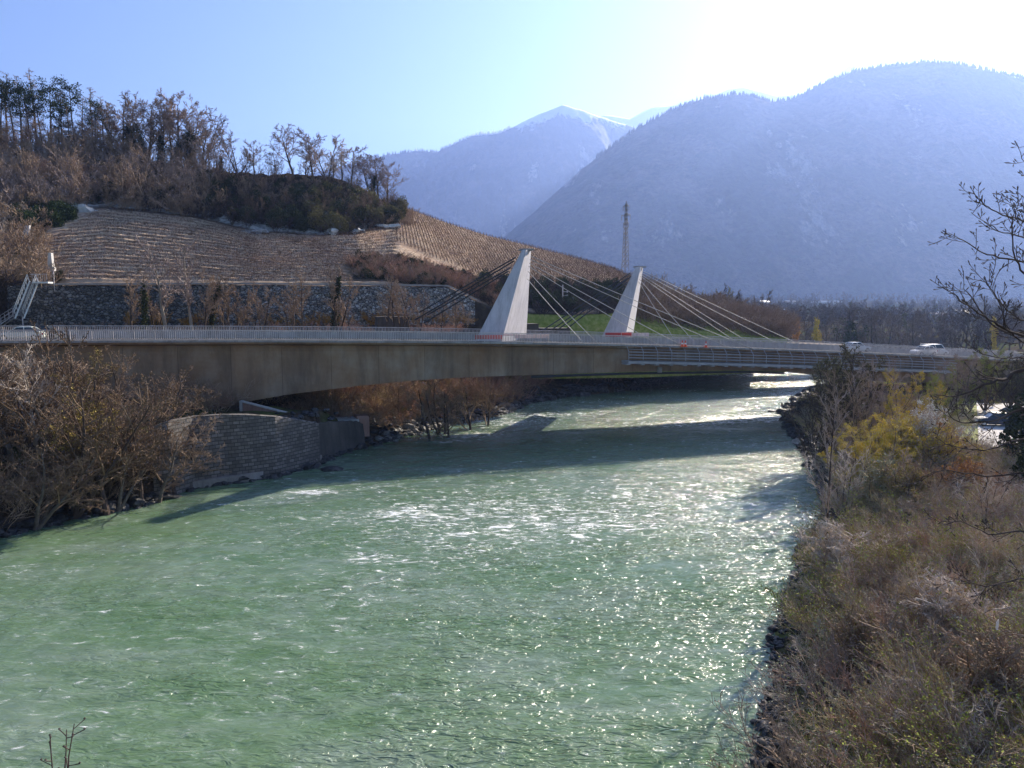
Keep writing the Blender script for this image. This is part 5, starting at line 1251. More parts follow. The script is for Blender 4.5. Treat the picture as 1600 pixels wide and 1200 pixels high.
rt(1492, 656, 64, 3, 'orange brown bush in front of the lawn', (M_bark, M_twigred, M_orange), wide=1.3)
rt(1470, 668, 58, 3, 'dull yellow bush below the white blossom', (M_bark, M_twigbrown, M_yellow), wide=1.4)
rt(1524, 715, 52, 3, 'russet bush right of the dull yellow one', (M_bark, M_twigred, M_orange), wide=1.4)
rt(1420, 700, 54, 2, 'purple brown broom-like bush below the yellow bushes', (M_bark, M_twig), wide=1.2)
rt(1465, 715, 50, 2, 'brown bush with fine upright stems on the right bank', (M_bark, M_twigbrown), wide=1.3)
rt(1330, 700, 54, 2, 'thin brown bush on the river side below the yellow green bush', (M_bark, M_twigp), wide=1.2)
rt(1560, 740, 44, 2, 'brown bush near the right edge below the car park', (M_bark, M_twigp), wide=1.4)
rt(1305, 605, 42.5, 4, 'slender young tree leaning left over the thicket on the right bank', (M_twigdark, M_twig), 'young_tree', wide=0.75)
rt(1440, 830, 40, 5, 'greenish bush among the brown thicket', (M_bark, M_twigp, M_budg), wide=1.8)
rt(1335, 820, 40, 5, 'pale green bush beside the stones right of the glittering water', (M_bark, M_twigp, M_budg), wide=1.6)
rt(1510, 900, 30, 5, 'grey twiggy bush at the right with long arching stems', (M_bark, M_twigp, M_budg), wide=1.6)
rt(1390, 960, 29, 5, 'leafy greenish bush in the lower right thicket', (M_bark, M_twigbrown, M_spring), wide=1.6)
rt(1580, 980, 24, 5, 'dark bush at the right edge of the lower thicket', (M_bark, M_twigbrown, M_budg), wide=1.6)
# trees round the lawn
rt(1508, 555, 92, 1, 'purple brown round tree at the edge of the lawn', (M_bark, M_twig, M_twigbrown), 'round_tree', wide=0.9)
rt(1485, 585, 88, 1, 'olive green tree left of the purple brown one by the lawn', (M_bark, M_twigbrown, M_spring), 'round_tree', wide=0.9)
rt(1548, 545, 94, 1, 'tree with fresh yellow green leaves behind the car park', (M_bark, M_twigbrown, M_spring), 'round_tree', wide=1.1)
rt(1590, 555, 92, 0, 'dark tree at the right edge behind the car park', (M_bark, M_twigdark, M_budo), 'round_tree', wide=1.1)
rt(1525, 575, 95, 0, 'dark shaded tree between the two round trees behind the lawn', (M_bark, M_twigdark, M_budo), 'round_tree', wide=0.9)
rt(1628, 560, 88, 0, 'dark tree mostly beyond the right edge behind the parked cars', (M_bark, M_twigdark, M_budo), 'round_tree', wide=1.0)
EV2 = Geo().add((np.concatenate([EV[0][0], EV[1][0] + [0.5, 0.3, 1.2]]), np.concatenate([EV[0][1], EV[1][1] + len(EV[0][0])]))).mesh('foliage')
for px, yt, Y, lb in [(1622, 606, 60, 'dark evergreen bush at the right edge in front of the parked cars'), (1645, 660, 50, 'lower dark evergreen bush at the right edge')]:
    x = at(px, 500, Y)[0]; z = float(gz(x, Y)[0]); T = thing('evergreen_bush', lb, 'bush', (x, Y, z)); s = (at(px, yt, Y)[2] - z) / 4.2; T.scale = (s, s, s)
    o = bpy.data.objects.new('foliage', EV2); COL.objects.link(o); o.parent = T
    if not len(EV2.materials): EV2.materials.append(M_ivy)
    mb = MB(); mb.tube([(0, 0, -0.2), (0.05, 0, 1.2), (0.1, 0.1, 2.4)], [0.12, 0.09, 0.04], 6); mb.build('stem', M_bark, T)
# car park and lawn
cpk = MB(); P_ = [(47.5, 70), (90, 70), (90, 101.5), (64, 101.5)]
def quadsheet(pts, z, name, mat, label):
    mb = MB(); mb.add([(x, y, z) for x, y in pts], [(0, 1, 2, 3)]); return tag(mb.build(name, mat), label, kind='structure')
M_gravel = vmat('car_park_gravel', [(0.40, 0.37, 0.35), (0.55, 0.52, 0.49)], 1.2, 0.95, 0.3)
M_lawn = vmat('lawn_grass', [(0.10, 0.14, 0.02), (0.19, 0.22, 0.04), (0.26, 0.25, 0.07)], 0.5, 0.95, 0.5)
xl = lambda px, Y: at(px, 500, Y)[0]
quadsheet([(xl(1546, 66), 66), (110, 66), (110, 101), (xl(1536, 101), 101)], 3.408, 'car_park', M_gravel, 'pale gravel car park')
quadsheet([(xl(1440, 66), 66), (xl(1545, 66), 66), (xl(1535, 104), 104), (xl(1440, 104), 104)], 3.404, 'lawn', M_lawn, 'yellow green lawn beside the car park')
mb = MB(); a, b_ = (xl(1545.5, 66), 66), (xl(1535.5, 101), 101)
mb.hexa([(a[0] - .12, 66, 3.38), (a[0] + .12, 66, 3.38), (b_[0] + .12, 101, 3.38), (b_[0] - .12, 101, 3.38)], [(a[0] - .12, 66, 3.5), (a[0] + .12, 66, 3.5), (b_[0] + .12, 101, 3.5), (b_[0] - .12, 101, 3.5)])
tag(mb.build('kerb', M_paleconc), 'pale kerb between the lawn and the car park', kind='structure')
# ---- big bare tree at the right edge, close to the camera: limbs laid out by hand
def fore_tree():
    rs_ = np.random.RandomState(8); Yt = 13.0
    base = at(1735, 500, Yt); zb = 3.2
    T = thing('bare_tree', 'near bare tree whose limbs with budded twigs reach in from the right edge', 'tree', (base[0], Yt, zb))
    o0 = np.array((base[0], Yt, zb))
    tk = np.array([(0, 0, -0.2), (0.1, 0, 3), (-0.1, .1, 6), (0.1, 0, 9), (0, 0, 12), (0.15, 0, 15), (0.1, 0, 18)]); mb = MB(); mb.tube(tk, [0.2, 0.18, 0.165, 0.14, 0.12, 0.09, 0.05], 10)
    mb.build('trunk', M_bark, T, True)
    limbs = [([(1720, 640), (1660, 580), (1600, 578), (1570, 590), (1540, 600), (1500, 618), (1462, 616)], 12.6, 0.05),
             ([(1720, 620), (1650, 545), (1600, 525), (1565, 512), (1540, 495), (1512, 478), (1488, 458)], 12.0, 0.035),
             ([(1720, 560), (1650, 520), (1600, 520), (1560, 515), (1535, 490), (1515, 460), (1500, 452)], 13.2, 0.03),
             ([(1720, 520), (1650, 470), (1605, 435), (1585, 395), (1582, 350), (1583, 318)], 12.4, 0.028),
             ([(1720, 460), (1650, 420), (1600, 408), (1555, 400), (1515, 382), (1483, 362)], 12.8, 0.028),
             ([(1710, 430), (1650, 395), (1600, 372), (1560, 360), (1519, 333)], 12.2, 0.024),
             ([(1710, 400), (1650, 370), (1600, 347), (1560, 333), (1535, 318), (1519, 300)], 13.4, 0.024),
             ([(1700, 330), (1650, 300), (1610, 270), (1588, 222)], 12.6, 0.02), ([(1700, 330), (1650, 340), (1612, 330), (1578, 307)], 12.0, 0.018),
             ([(1720, 520), (1650, 500), (1600, 500), (1570, 480), (1548, 450), (1533, 434)], 13.0, 0.024),
             ([(1720, 600), (1660, 560), (1610, 540), (1580, 520), (1560, 470), (1545, 420)], 12.3, 0.024),
             ([(1720, 700), (1660, 650), (1600, 640), (1560, 655), (1520, 660), (1490, 655), (1478, 632)], 12.4, 0.03),
             ([(1720, 760), (1660, 700), (1600, 685), (1550, 700), (1500, 700), (1460, 685)], 11.8, 0.028),
             ([(1720, 860), (1660, 760), (1600, 740), (1540, 745), (1480, 735), (1440, 745)], 12.5, 0.028),
             ([(1740, 900), (1660, 850), (1600, 830), (1550, 835), (1500, 815), (1470, 820)], 12.0, 0.025),
             ([(1740, 960), (1660, 930), (1600, 905), (1540, 915), (1480, 900)], 12.0, 0.025),
             ([(1720, 380), (1650, 330), (1610, 345), (1590, 300)], 12.4, 0.018), ([(1720, 600), (1650, 585), (1600, 560), (1560, 560), (1520, 545)], 13.2, 0.028)]
    for pts, Y, r in limbs:
        px = np.array(pts, float); n = len(px); yy = Y + np.linspace(0.4, -0.5, n) + rs_.normal(size=n) * 0.12
        P = np.array([at(a, b_, y) for (a, b_), y in zip(px, yy)]) - o0
        zi = P[0, 2]; root = np.array([np.interp(zi - 0.6, tk[:, 2], tk[:, 0]), 0.05, min(zi - 0.6, 17.5)]); P = np.vstack([root, P])
        # smooth
        s = np.linspace(0, len(P) - 1, 26); i = np.clip(s.astype(int), 0, len(P) - 2); f = (s - i)[:, None]
        Pm = np.vstack([2 * P[0] - P[1], P, 2 * P[-1] - P[-2]]); a, b_, c, d = Pm[i], Pm[i + 1], Pm[i + 2], Pm[i + 3]
        C = 0.5 * ((2 * b_) + (-a + c) * f + (2 * a - 5 * b_ + 4 * c - d) * f ** 2 + (-a + 3 * b_ - 3 * c + d) * f ** 3)
        C[1:] += rs_.normal(size=(25, 3)) * 0.010
        Rr = r * (1 - 0.84 * np.linspace(0, 1, 26))[None]
        g_ = Geo().add(tubes(C[None], Rr, 7))
        Q, RQ = branch(rs_, C[None], Rr, 13, 0.28, 42, 0.10, 6, 0.10, 0.10, 0.55, 0.2, 0.0045); g_.add(tubes(Q, RQ, 5))
        Q2, R2 = branch(rs_, Q, RQ, 4, 0.25, 50, 0.35, 4, 0.12, 0.08, 0.7, 0.3, 0.0035); g_.add(tubes(Q2, R2, 4))
        tips = np.concatenate([Q[:, -2:], Q2[:, -2:]]); bud = np.stack([tips[:, 1] - nrm(tips[:, 1] - tips[:, 0]) * 0.01, tips[:, 1] + nrm(tips[:, 1] - tips[:, 0]) * 0.02, tips[:, 1] + nrm(tips[:, 1] - tips[:, 0]) * 0.05], 1)
        g_.add(tubes(bud, np.tile([0.004, 0.010, 0.002], (len(bud), 1)), 5))
        V, Q_ = g_.arr(); link('limb', mesh_np('limb', V, Q_, smooth=False), M_limb, T)
M_limb = twigmat('limb_bark', [(0.045, 0.032, 0.03), (0.13, 0.10, 0.09)], 3.0, 0.1)
fore_tree()
# ---- twigs at the lower left, growing at the edge of the footbridge the view is taken from
mb = MB(); mb.box((0, 0, 13.1), (26, 8.4, 0.36)); mb.box((0, 0, 6.0), (2.0, 5.0, 13.8))
tag(mb.build('footbridge', M_rough), 'plain concrete footbridge below the viewpoint', 'footbridge')
T = thing('bare_shrub', 'small bare shrub whose dark twig tips poke up at the lower left edge', 'shrub', (at(97, 1195, 4.1)[0], 4.1, 13.28))
rs_ = np.random.RandomState(3); o0 = np.array(T.location); ptw = []
for (pts) in [[(100, 1290), (99, 1230), (103, 1180), (104, 1140)], [(86, 1290), (84, 1225), (80, 1180), (78, 1147)], [(101, 1230), (106, 1190), (116, 1131)]]:
    P = np.array([at(a, b_, 4.1) for a, b_ in pts]) - o0; P[0, 2] = min(P[0, 2], -0.02); s = np.linspace(0, 1, 8); P = np.array([[np.interp(v, np.linspace(0, 1, len(P)), P[:, k]) for k in range(3)] for v in s])
    ptw.append(P)
Pw = np.array(ptw); Rw = 0.006 * (1 - 0.6 * np.linspace(0, 1, 8))[None].repeat(3, 0)
g_ = Geo().add(tubes(Pw, Rw, 5)); Q1, R1 = branch(rs_, Pw, Rw, 7, 0.3, 55, 0.10, 3, 0.1, 0.0, 0.6, 0.2, 0.003); tp = Q1[:, -1:]; bd = np.concatenate([tp, tp + [0, 0, 0.006], tp + [0, 0, 0.012]], 1)
g_.add(tubes(Q1, R1, 4)).add(tubes(bd, np.tile([0.001, 0.008, 0.001], (len(bd), 1)), 5)); V, Q = g_.arr(); link('stem', mesh_np('stem', V, Q), M_limb, T)
# ================================================================== VALLEY: trees behind the bridge, village, pylons
rs = np.random.RandomState(55)
VT = tree_protos([dict(seed=71, h=13, r=0.22, tw=0.045, start=0.2, lv=((13, 42, 0.5, 0.04), (9, 40, 0.45, 0.02), (7, 38, 0.5, 0.0))), dict(seed=72, h=13, r=0.18, forks=3, tw=0.045, start=0.2, lv=((10, 36, 0.42, 0.05), (8, 40, 0.45, 0.02), (7, 38, 0.5, 0.0))),
                  dict(seed=73, h=13, r=0.24, tw=0.045, start=0.25, wob=0.15, ivy=(1800, 1.3, 0.75, 0.2), lv=((11, 45, 0.5, 0.03), (8, 40, 0.5, 0.02), (7, 38, 0.5, 0.0))),
                  dict(seed=74, h=13, r=0.14, tw=0.04, start=0.1, lv=((40, 22, 0.22, 0.08), (8, 30, 0.4, 0.05), (5, 30, 0.5, 0.0)), leaf=(3500, 0.13))])
VH = (13.5, 13, 13.5, 13)
vt = sorted([(1040, 462, 205, 1, 'd'), (1062, 452, 208, 0, 'd'), (1078, 444, 200, 0, 'd'), (1096, 446, 202, 0, 'd'), (1118, 456, 215, 1, 'g'), (1132, 449, 220, 1, 'g'), (1148, 455, 212, 1, 'n'), (1165, 466, 218, 0, 'n'), (1182, 470, 225, 1, 'n'), (1198, 478, 230, 0, 'n'),
             (1216, 482, 235, 1, 'n'), (1232, 488, 240, 0, 'n'), (1250, 490, 245, 1, 'n'), (1268, 494, 240, 0, 'n'), (1296, 492, 240, 1, 'n'), (1310, 488, 245, 0, 'n'), (1322, 474, 225, 2, 'p'), (1338, 470, 222, 2, 'p'), (1352, 484, 240, 1, 'n'), (1366, 478, 232, 0, 'n'), (1384, 480, 236, 1, 'n'), (1400, 484, 240, 0, 'n'), (1415, 486, 244, 1, 'n'),
             (1432, 482, 230, 1, 'p'), (1448, 478, 232, 0, 'p'), (1462, 486, 238, 1, 'n'), (1480, 490, 236, 0, 'n'), (1498, 486, 240, 1, 'n'), (1512, 474, 225, 0, 'd'), (1530, 468, 220, 1, 'd'), (1546, 478, 230, 0, 'd'), (1562, 486, 232, 1, 'n'), (1580, 482, 228, 0, 'n'), (1598, 488, 232, 1, 'n'), (1622, 484, 228, 0, 'n')])
for i, (px, yt, Y, k, c) in enumerate(vt):
    mt = {'d': M_twigdark, 'g': M_budo, 'n': M_vtwig, 'p': M_vtwig}[c]
    gtree(px, yt, Y, k, rank({'d': 'dark bare valley tree', 'g': 'olive brown rounded valley tree', 'n': 'brown bare valley tree', 'p': 'purplish bare valley tree'}[c], i, len(vt), 'the belt behind the bridge'), (M_bark, mt, M_ivy), 'valley_tree', VT, VH, 'valley trees behind the bridge', sink=0.3, wide=1.0)
for px, yt, Y, lb in [(1210, 497, 210, 'narrow orange tinted poplar left of the yellow ones'), (1240, 503, 214, 'narrow ochre poplar between the orange and the bright yellow one'), (1282, 500, 205, 'narrow bright yellow poplar behind the bridge'), (1558, 497, 190, 'yellow leafing tree seen through the near branches at the right')]:
    gtree(px, yt, Y, 3, lb, (M_bark, M_straw, M_orange if 'o' in lb[:16] and 'yellow' not in lb[:22] else M_yellow), 'poplar_tree', VT, VH, sink=0.3, wide=0.8)
for px, yt, Y, k, lb in [(1020, 470, 190, 1, 'brown bare tree on the low end of the hill by the green patch'), (1052, 474, 186, 2, 'ivy dark tree on the low end of the hill'), (1090, 480, 188, 2, 'second ivy dark tree on the low end of the hill'), (1118, 488, 190, 1, 'small bare tree at the foot of the hill end')]:
    gtree(px, yt, Y, k, lb, (M_bark, M_twigbrown, M_ivy), 'bare_tree', VT, VH, sink=0.3, zb=float(H - 2 - (px - 1000) * 0.02))
# far woodland: reads as one mass
WV = []
for sd in (81, 82, 83):
    a_, b_, _ = bare_tree(sd, h=12, r=0.3, start=0.1, tw=0.09, lv=((12, 42, 0.5, 0.04), (9, 40, 0.5, 0.02)), sides=(4, 3, 2, 2, 2)); a_.add(b_.arr()); r0 = np.random.RandomState(sd)
    C = b_.arr()[0]; C = C[r0.randint(0, len(C), 260)]; a_.add(leaf_quads(r0, C + r0.normal(size=C.shape) * 0.4, 0.45)); WV.append(a_.arr())
def wood(n, y0, y1, smin, smax, mat, label, seed, x0=0.10, x1=0.85):
    r0 = np.random.RandomState(seed); Y = r0.uniform(y0, y1, n) ; X = Y * r0.uniform(x0, x1, n); ok = fbm(X * 0.008, Y * 0.008, 3, seed) > 0.42
    X, Y = X[ok], Y[ok]; z = gz(X, Y); V, Q = scatter(WV, np.column_stack([X, Y, z - 0.5]), r0.uniform(smin, smax, len(X)), r0.uniform(0, 6.28, len(X)), r0)
    tag(link('far_woodland', mesh_np('far_woodland', V, Q), mat), label, kind='stuff')
M_farwood = twigmat('far_wood', [(0.085, 0.068, 0.058), (0.17, 0.138, 0.116)], 0.05)
M_farwood2 = twigmat('far_wood_olive', [(0.08, 0.08, 0.035), (0.17, 0.155, 0.075)], 0.05)
wood(700, 250, 620, 0.6, 1.0, M_farwood, 'brown riverside wood across the valley floor', 91)
wood(110, 240, 600, 0.5, 0.9, M_farwood2, 'olive tinted clumps in the valley wood', 92)
wood(520, 600, 1250, 0.6, 1.0, M_farwood, 'hazy far wood round the village', 93)
wood(420, 1150, 1800, 0.8, 1.6, M_farwood, 'blue hazed wood at the mountain foot', 94, 0.0, 0.9)
# village
M_plaster = vmat('house_plaster', [(0.36, 0.35, 0.32), (0.5, 0.48, 0.45)], 0.3, objrand=0.15)
M_roof = vmat('roof_tiles', [(0.16, 0.12, 0.10), (0.30, 0.24, 0.21)], 0.5, objrand=0.3)
M_roofl = vmat('roof_sheet_pale', [(0.30, 0.30, 0.30), (0.42, 0.42, 0.42)], 0.5, 0.35)
M_glass = vmat('window_glass', [(0.03, 0.04, 0.05), (0.06, 0.07, 0.09)], 1, 0.1, spec=0.6)
def house(px, py, Y, wd, dp, ht, rz, pale, label, base=None):
    x = at(px, 500, Y)[0]; z = at(px, py, Y)[2]; g0 = float(gz(x, Y)[0]); T = thing('village_house', label, 'house', (x, Y, min(g0, z - ht * 0.5)), rz, 'houses of the valley village'); zb = z - T.location[2]
    zb = max(zb - ht * 1.35, 0); t = ht + zb
    mb = MB(); mb.box((0, 0, t / 2), (wd, dp, t)); V = [(-wd / 2, -dp / 2, t), (wd / 2, -dp / 2, t), (wd / 2, dp / 2, t), (-wd / 2, dp / 2, t)]
    mb.add([(-wd / 2, -dp / 2, t), (-wd / 2, dp / 2, t), (-wd / 2, 0, t + ht * 0.34), (wd / 2, -dp / 2, t), (wd / 2, dp / 2, t), (wd / 2, 0, t + ht * 0.34)], None, [(0, 2, 1), (3, 4, 5)])
    mb.build('wall', M_plaster, T)
    mb = MB(); e = 0.5; h = ht * 0.36
    for sgn in (-1, 1):
        a = [(-wd / 2 - e, sgn * (dp / 2 + e), t - 0.15), (wd / 2 + e, sgn * (dp / 2 + e), t - 0.15), (wd / 2 + e, 0, t + h), (-wd / 2 - e, 0, t + h)]
        if sgn > 0: a = a[::-1]
        mb.hexa(a, [(p[0], p[1], p[2] + 0.25) for p in a])
    mb.build('roof', M_roofl if pale else M_roof, T)
    for k in range(3):
        mb = MB(); mb.box((wd * (k - 1) * 0.3, -dp / 2 - 0.03, t - ht * 0.4), (wd * 0.12, 0.08, ht * 0.28)); mb.build('window', M_glass, T)
vl = [(1192, 476, 900, 1), (1201, 495, 620, 0), (1214, 493, 600, 1), (1226, 478, 1000, 0), (1233, 476, 1050, 1), (1246, 482, 980, 0), (1262, 486, 960, 0), (1270, 478, 1100, 1), (1274, 484, 1020, 1), (1272, 491, 800, 1), (1285, 476, 1150, 1), (1283, 495, 700, 0), (1288, 494, 720, 1), (1297, 495, 690, 0), (1302, 476, 1180, 1), (1308, 477, 1120, 1),
      (1283, 502, 560, 1), (1303, 507, 520, 0), (1312, 498, 640, 1), (1322, 492, 760, 0), (1436, 499, 600, 0), (1440, 492, 800, 1), (1468, 500, 560, 0), (1475, 496, 640, 1), (1403, 492, 820, 0), (1500, 494, 700, 1)]
vl.sort()
for i, (px, py, Y, pale) in enumerate(vl):
    house(px, py, Y, rs.uniform(9, 15), rs.uniform(8, 11), rs.uniform(5, 7.5), rs.uniform(-0.6, 0.6), pale, rank('small house with a pale sunlit roof' if pale else 'small house with a brown roof', i, len(vl), 'the valley village'))
hs = [(1104, 482, 186)]
house(1099, 479, 300, 8, 7, 5, 0.3, 1, 'small white house half hidden by the trees at the end of the hill')
# chalets high on the mountain slope
for px, py, Y in [(1488, 432, 1350), (1378, 438, 1400), (1478, 462, 1200), (1590, 412, 1350)]:
    x = at(px, py, Y)[0]
# lattice power pylon on the hill
M_lattice = vmat('galvanised_lattice', [(0.10, 0.09, 0.09), (0.18, 0.165, 0.16)], 1, 0.6)
def lattice(px, pyt, pyb, Y, wb, name_label, arms, zb=None, th=0.09):
    b0 = at(px, pyb, Y); t0 = at(px, pyt, Y); h = t0[2] - b0[2]
    T = thing('power_pylon', name_label, 'pylon', b0, 0.5); mb = MB()
    def w_(z): return wb * (1 - 0.78 * (z / h)) / 2
    for sx in (-1, 1):
        for sy in (-1, 1): mb.tube([(sx * w_(z), sy * w_(z), z) for z in np.linspace(-1, h * 0.97, 8)], th, 4)
    zs = np.linspace(0, h * 0.97, 15)
    for z0, z1 in zip(zs[:-1], zs[1:]):
        c0 = [(-w_(z0), -w_(z0)), (w_(z0), -w_(z0)), (w_(z0), w_(z0)), (-w_(z0), w_(z0))]; c1 = [(-w_(z1), -w_(z1)), (w_(z1), -w_(z1)), (w_(z1), w_(z1)), (-w_(z1), w_(z1))]
        for k in range(4):
            mb.tube([(*c0[k], z0), (*c1[(k + 1) % 4], z1)], th * 0.55, 3); mb.tube([(*c0[(k + 1) % 4], z0), (*c1[k], z1)], th * 0.55, 3)
    mb.tube([(0, 0, h * 0.95), (0, 0, h * 1.0)], th * 1.4, 5); mb.build('lattice_mast', M_lattice, T)
    for zf, L, sd in arms:
        z = h * zf; mb = MB()
        mb.tube([(0, 0, z + 0.5), (sd * L, 0, z)], th * 0.8, 4); mb.tube([(0, 0, z - 0.3), (sd * L, 0, z)], th * 0.8, 4); arm = mb.build('cross_arm', M_lattice, T)
        mb = MB(); mb.tube([(sd * L, 0, z), (sd * L, 0, z - 1.5)], th * 0.9, 5); mb.build('insulator', M_lattice, arm)
lattice(977, 314, 419, 231, 1.55, 'tall dark lattice power pylon on the end of the vineyard hill', [(0.93, 1.0, 1), (0.92, 1.1, -1), (0.80, 1.6, 1), (0.78, 1.7, -1), (0.68, 0.9, 1), (0.67, 1.0, -1)])
lattice(1493, 466, 505, 620, 3.2, 'faint distant lattice pylon in the valley at the right', [(0.9, 4, 1), (0.9, 4, -1), (0.75, 5, 1), (0.75, 5, -1)], th=0.14)
# ================================================================== THINGS ON THE HILL AND BY THE ROAD
def boxthing(name, label, cat, px0, px1, pyt, pyb, Y, depth, mat, rz=0.0, roof=None, extra=None):
    a = at(px0, pyt, Y); b_ = at(px1, pyb, Y); w_, h = b_[0] - a[0], a[2] - b_[2]
    T = thing(name, label, cat, ((a[0] + b_[0]) / 2, Y + depth / 2, b_[2]), rz); mb = MB(); mb.box((0, 0, h / 2 - 0.5), (w_, depth, h + 1.0)); mb.build('wall', mat, T)
    if roof: mb = MB(); mb.box((0, 0, h + 0.1), (w_ + 0.4, depth + 0.4, 0.18)); mb.build('roof', roof, T)
    if extra: mb = MB(); mb.box((extra * w_, -depth / 2 - 0.03, h * 0.4), (w_ * 0.25, 0.08, h * 0.75)); mb.build('door', M_door, T)
    return T
boxthing('vineyard_hut', 'tiny stone hut standing alone in the upper right vineyard', 'hut', 650, 661, 345, 351.5, 213, 1.6, M_paleconc, -0.3, M_roof, 0.2)
boxthing('concrete_hut', 'small grey concrete hut on the grassy bank beside the signal mast', 'hut', 853, 879, 470, 490, 150, 3, M_rough, 0.2, M_fascia, 0.25)
mb = MB(); a = at(740, 503, 138); b_ = at(857, 503, 144); 
mb.loft([[p + np.array(d_) for d_ in ((0, 0, -1.6), (0, 0, 0.25), (0, .5, 0.25), (0, .5, -1.6))] for p in (a, b_)]); tag(mb.build('parapet_wall', M_paleconc), 'low pale wall running behind the near pylon above the lawn bank', 'wall')
T = thing('signal_mast', 'slim grey mast with short side arms between the two pylons', 'mast', at(879, 494, 147)); hM = at(879, 445, 147)[2] - at(879, 494, 147)[2]
mb = MB(); mb.tube([(0, 0, -2), (0, 0, hM)], 0.11, 8); mb.build('pole', M_rail, T)
for zf, L in ((0.78, 0.9), (0.66, 0.9), (0.45, -0.6)):
    mb = MB(); mb.tube([(0, 0, hM * zf), (L, 0, hM * zf)], 0.07, 6); mb.box((L, 0, hM * zf), (0.25, 0.25, 0.3)); mb.build('side_arm', M_rail, T)
# rocks of the hill
def cliffrock(px, py, Y, sx, sy, sz, k, label, rz=0.0, mat=None):
    p = at(px, py, Y); V, Q = RK[k]; r0 = np.random.RandomState(int(px)); W = V * [sx, sy, sz]; W = W + (vnoise(W[:, 0] * 1.3, W[:, 2] * 1.5 + W[:, 1], k)[:, None] - 0.5) * 0.9 + (r0.rand(*W.shape) - 0.5) * 0.7
    o = link('rock_outcrop', rock_mesh(W, Q, 'rock_outcrop'), mat or M_limestone); o.location = [float(v) for v in p]; o.rotation_euler[2] = rz; return tag(o, label, 'rock')
M_limestone = vmat('limestone', [(0.22, 0.21, 0.20), (0.50, 0.48, 0.45), (0.74, 0.72, 0.68)], 0.45, 0.9, 1.0, stretch=(1, 1, 0.4))
cliffrock(128, 333, 160, 4.6, 2.2, 2.4, 0, 'pale limestone outcrop at the top left corner of the vineyard'); cliffrock(98, 347, 156, 3.6, 2.0, 1.7, 1, 'lower pale rock just below the limestone outcrop at the left')
cliffrock(520, 362, 168, 2.2, 1.6, 1.5, 2, 'small bright rock under the dark steep bank'); cliffrock(562, 360, 172, 2.0, 1.4, 1.2, 3, 'second bright rock under the dark bank, right of the small one')
cliffrock(598, 354, 180, 3.4, 1.6, 1.5, 4, 'bright limestone ledge at the right end of the dark bank'); cliffrock(612, 345, 186, 2.4, 1.6, 1.6, 5, 'upper pale rock at the right end of the dark bank')
cliffrock(498, 421, 140, 1.6, 1.0, 1.3, 1, 'pale rock at the left edge of the shrub step in the vineyard'); cliffrock(575, 430, 138, 1.6, 1.2, 1.1, 2, 'slanting pale rock below the red shrubs'); cliffrock(655, 436, 139, 1.8, 1.2, 1.1, 3, 'grey rock below the right part of the shrub step')
cliffrock(395, 362, 160, 3.0, 1.5, 1.2, 4, 'grey shaded rock under the middle of the dark bank', mat=M_rockl)
# white slabs and stairs at the left end of the boulder wall
mb = MB(); a = at(30, 386, 134); t_ = at(44, 352, 138)
mb.hexa([a, a + (1.5, 0, 0), a + (1.5, 0.5, 0), a + (0, 0.5, 0)], [t_ + (-0.7, 0, 0), t_ + (0.2, 0, 0), t_ + (0.2, 0.5, 0), t_ + (-0.7, 0.5, 0)]); tag(mb.build('concrete_ramp_wall', M_paleconc), 'leaning white concrete slab in the scrub left of the vineyard', 'slab')
mb = MB(); a = at(74, 416, 118); t_ = at(78, 395, 118); mb.hexa([a + (0, 0, -.3), a + (0.8, 0, -.6), a + (0.8, .6, -.6), a + (0, .6, -.3)], [t_ + (-.35, 0, 0), t_ + (.15, 0, 0), t_ + (.15, .6, 0), t_ + (-.35, .6, 0)]); mb.box(a + (0.7, .3, -0.9), (0.6, 0.5, 1.6))
tag(mb.build('concrete_post', M_paleconc), 'white concrete post wall at the left edge of the vineyard', 'post')
T = thing('sign_post', 'thin pale pole standing on the left end of the boulder wall', 'pole', at(85, 449, 114.5)); hh = at(85, 422, 114.5)[2] - at(85, 449, 114.5)[2]
mb = MB(); mb.tube([(0, 0, -0.5), (0, 0, hh)], 0.07, 6); mb.build('pole', M_rail, T); mb = MB(); mb.box((0, 0, hh), (0.3, 0.3, 0.12)); mb.build('cap', M_rail, T)
T = thing('evergreen_bush', 'small round green bush beside the white post at the vineyard edge', 'bush', at(90, 440, 116.5)); o = bpy.data.objects.new('foliage', EV2); COL.objects.link(o); o.parent = T; T.scale = (.5, .5, .45)
mb = MB(); mb.tube([(0, 0, -0.5), (0, 0, 2)], 0.1, 5); mb.build('stem', M_bark, T)
# two flights of white steel stairs
Ys = 110.0
st0 = at(46, 440, Ys); st1 = at(25, 494, Ys - 0.5); W_ = at(57, 440, Ys)[0] - st0[0]
T = thing('metal_stairs', 'steep white steel staircase climbing the left end of the boulder wall', 'staircase', st1)
L0 = np.array(st1); top = st0 - L0; bot = np.zeros(3)
M_white = vmat('white_steel', [(0.66, 0.65, 0.62), (0.80, 0.79, 0.76)], 1, 0.45)
for dx in (0, W_ + 0.25):
    mb = MB(); mb.hexa([bot + (dx - .12, -.25, -.35), bot + (dx + .12, -.25, -.35), bot + (dx + .12, .1, .1), bot + (dx - .12, .1, .1)], [top + (dx - .12, -.25, -.35), top + (dx + .12, -.25, -.35), top + (dx + .12, .1, .1), top + (dx - .12, .1, .1)]); s_ = mb.build('stringer', M_white, T)
    mb = MB()
    for zo in (0.55, 1.05): mb.tube([bot + (dx - 0.28, 0, zo), top + (dx - 0.28, 0, zo)], 0.06, 5)
    for f in np.linspace(0, 1, 8): p = bot * (1 - f) + top * f; mb.tube([p + (dx, 0, 0), p + (dx - 0.28, 0, 1.05)], 0.045, 4)
    mb.build('handrail', M_white, T)
mb = MB()
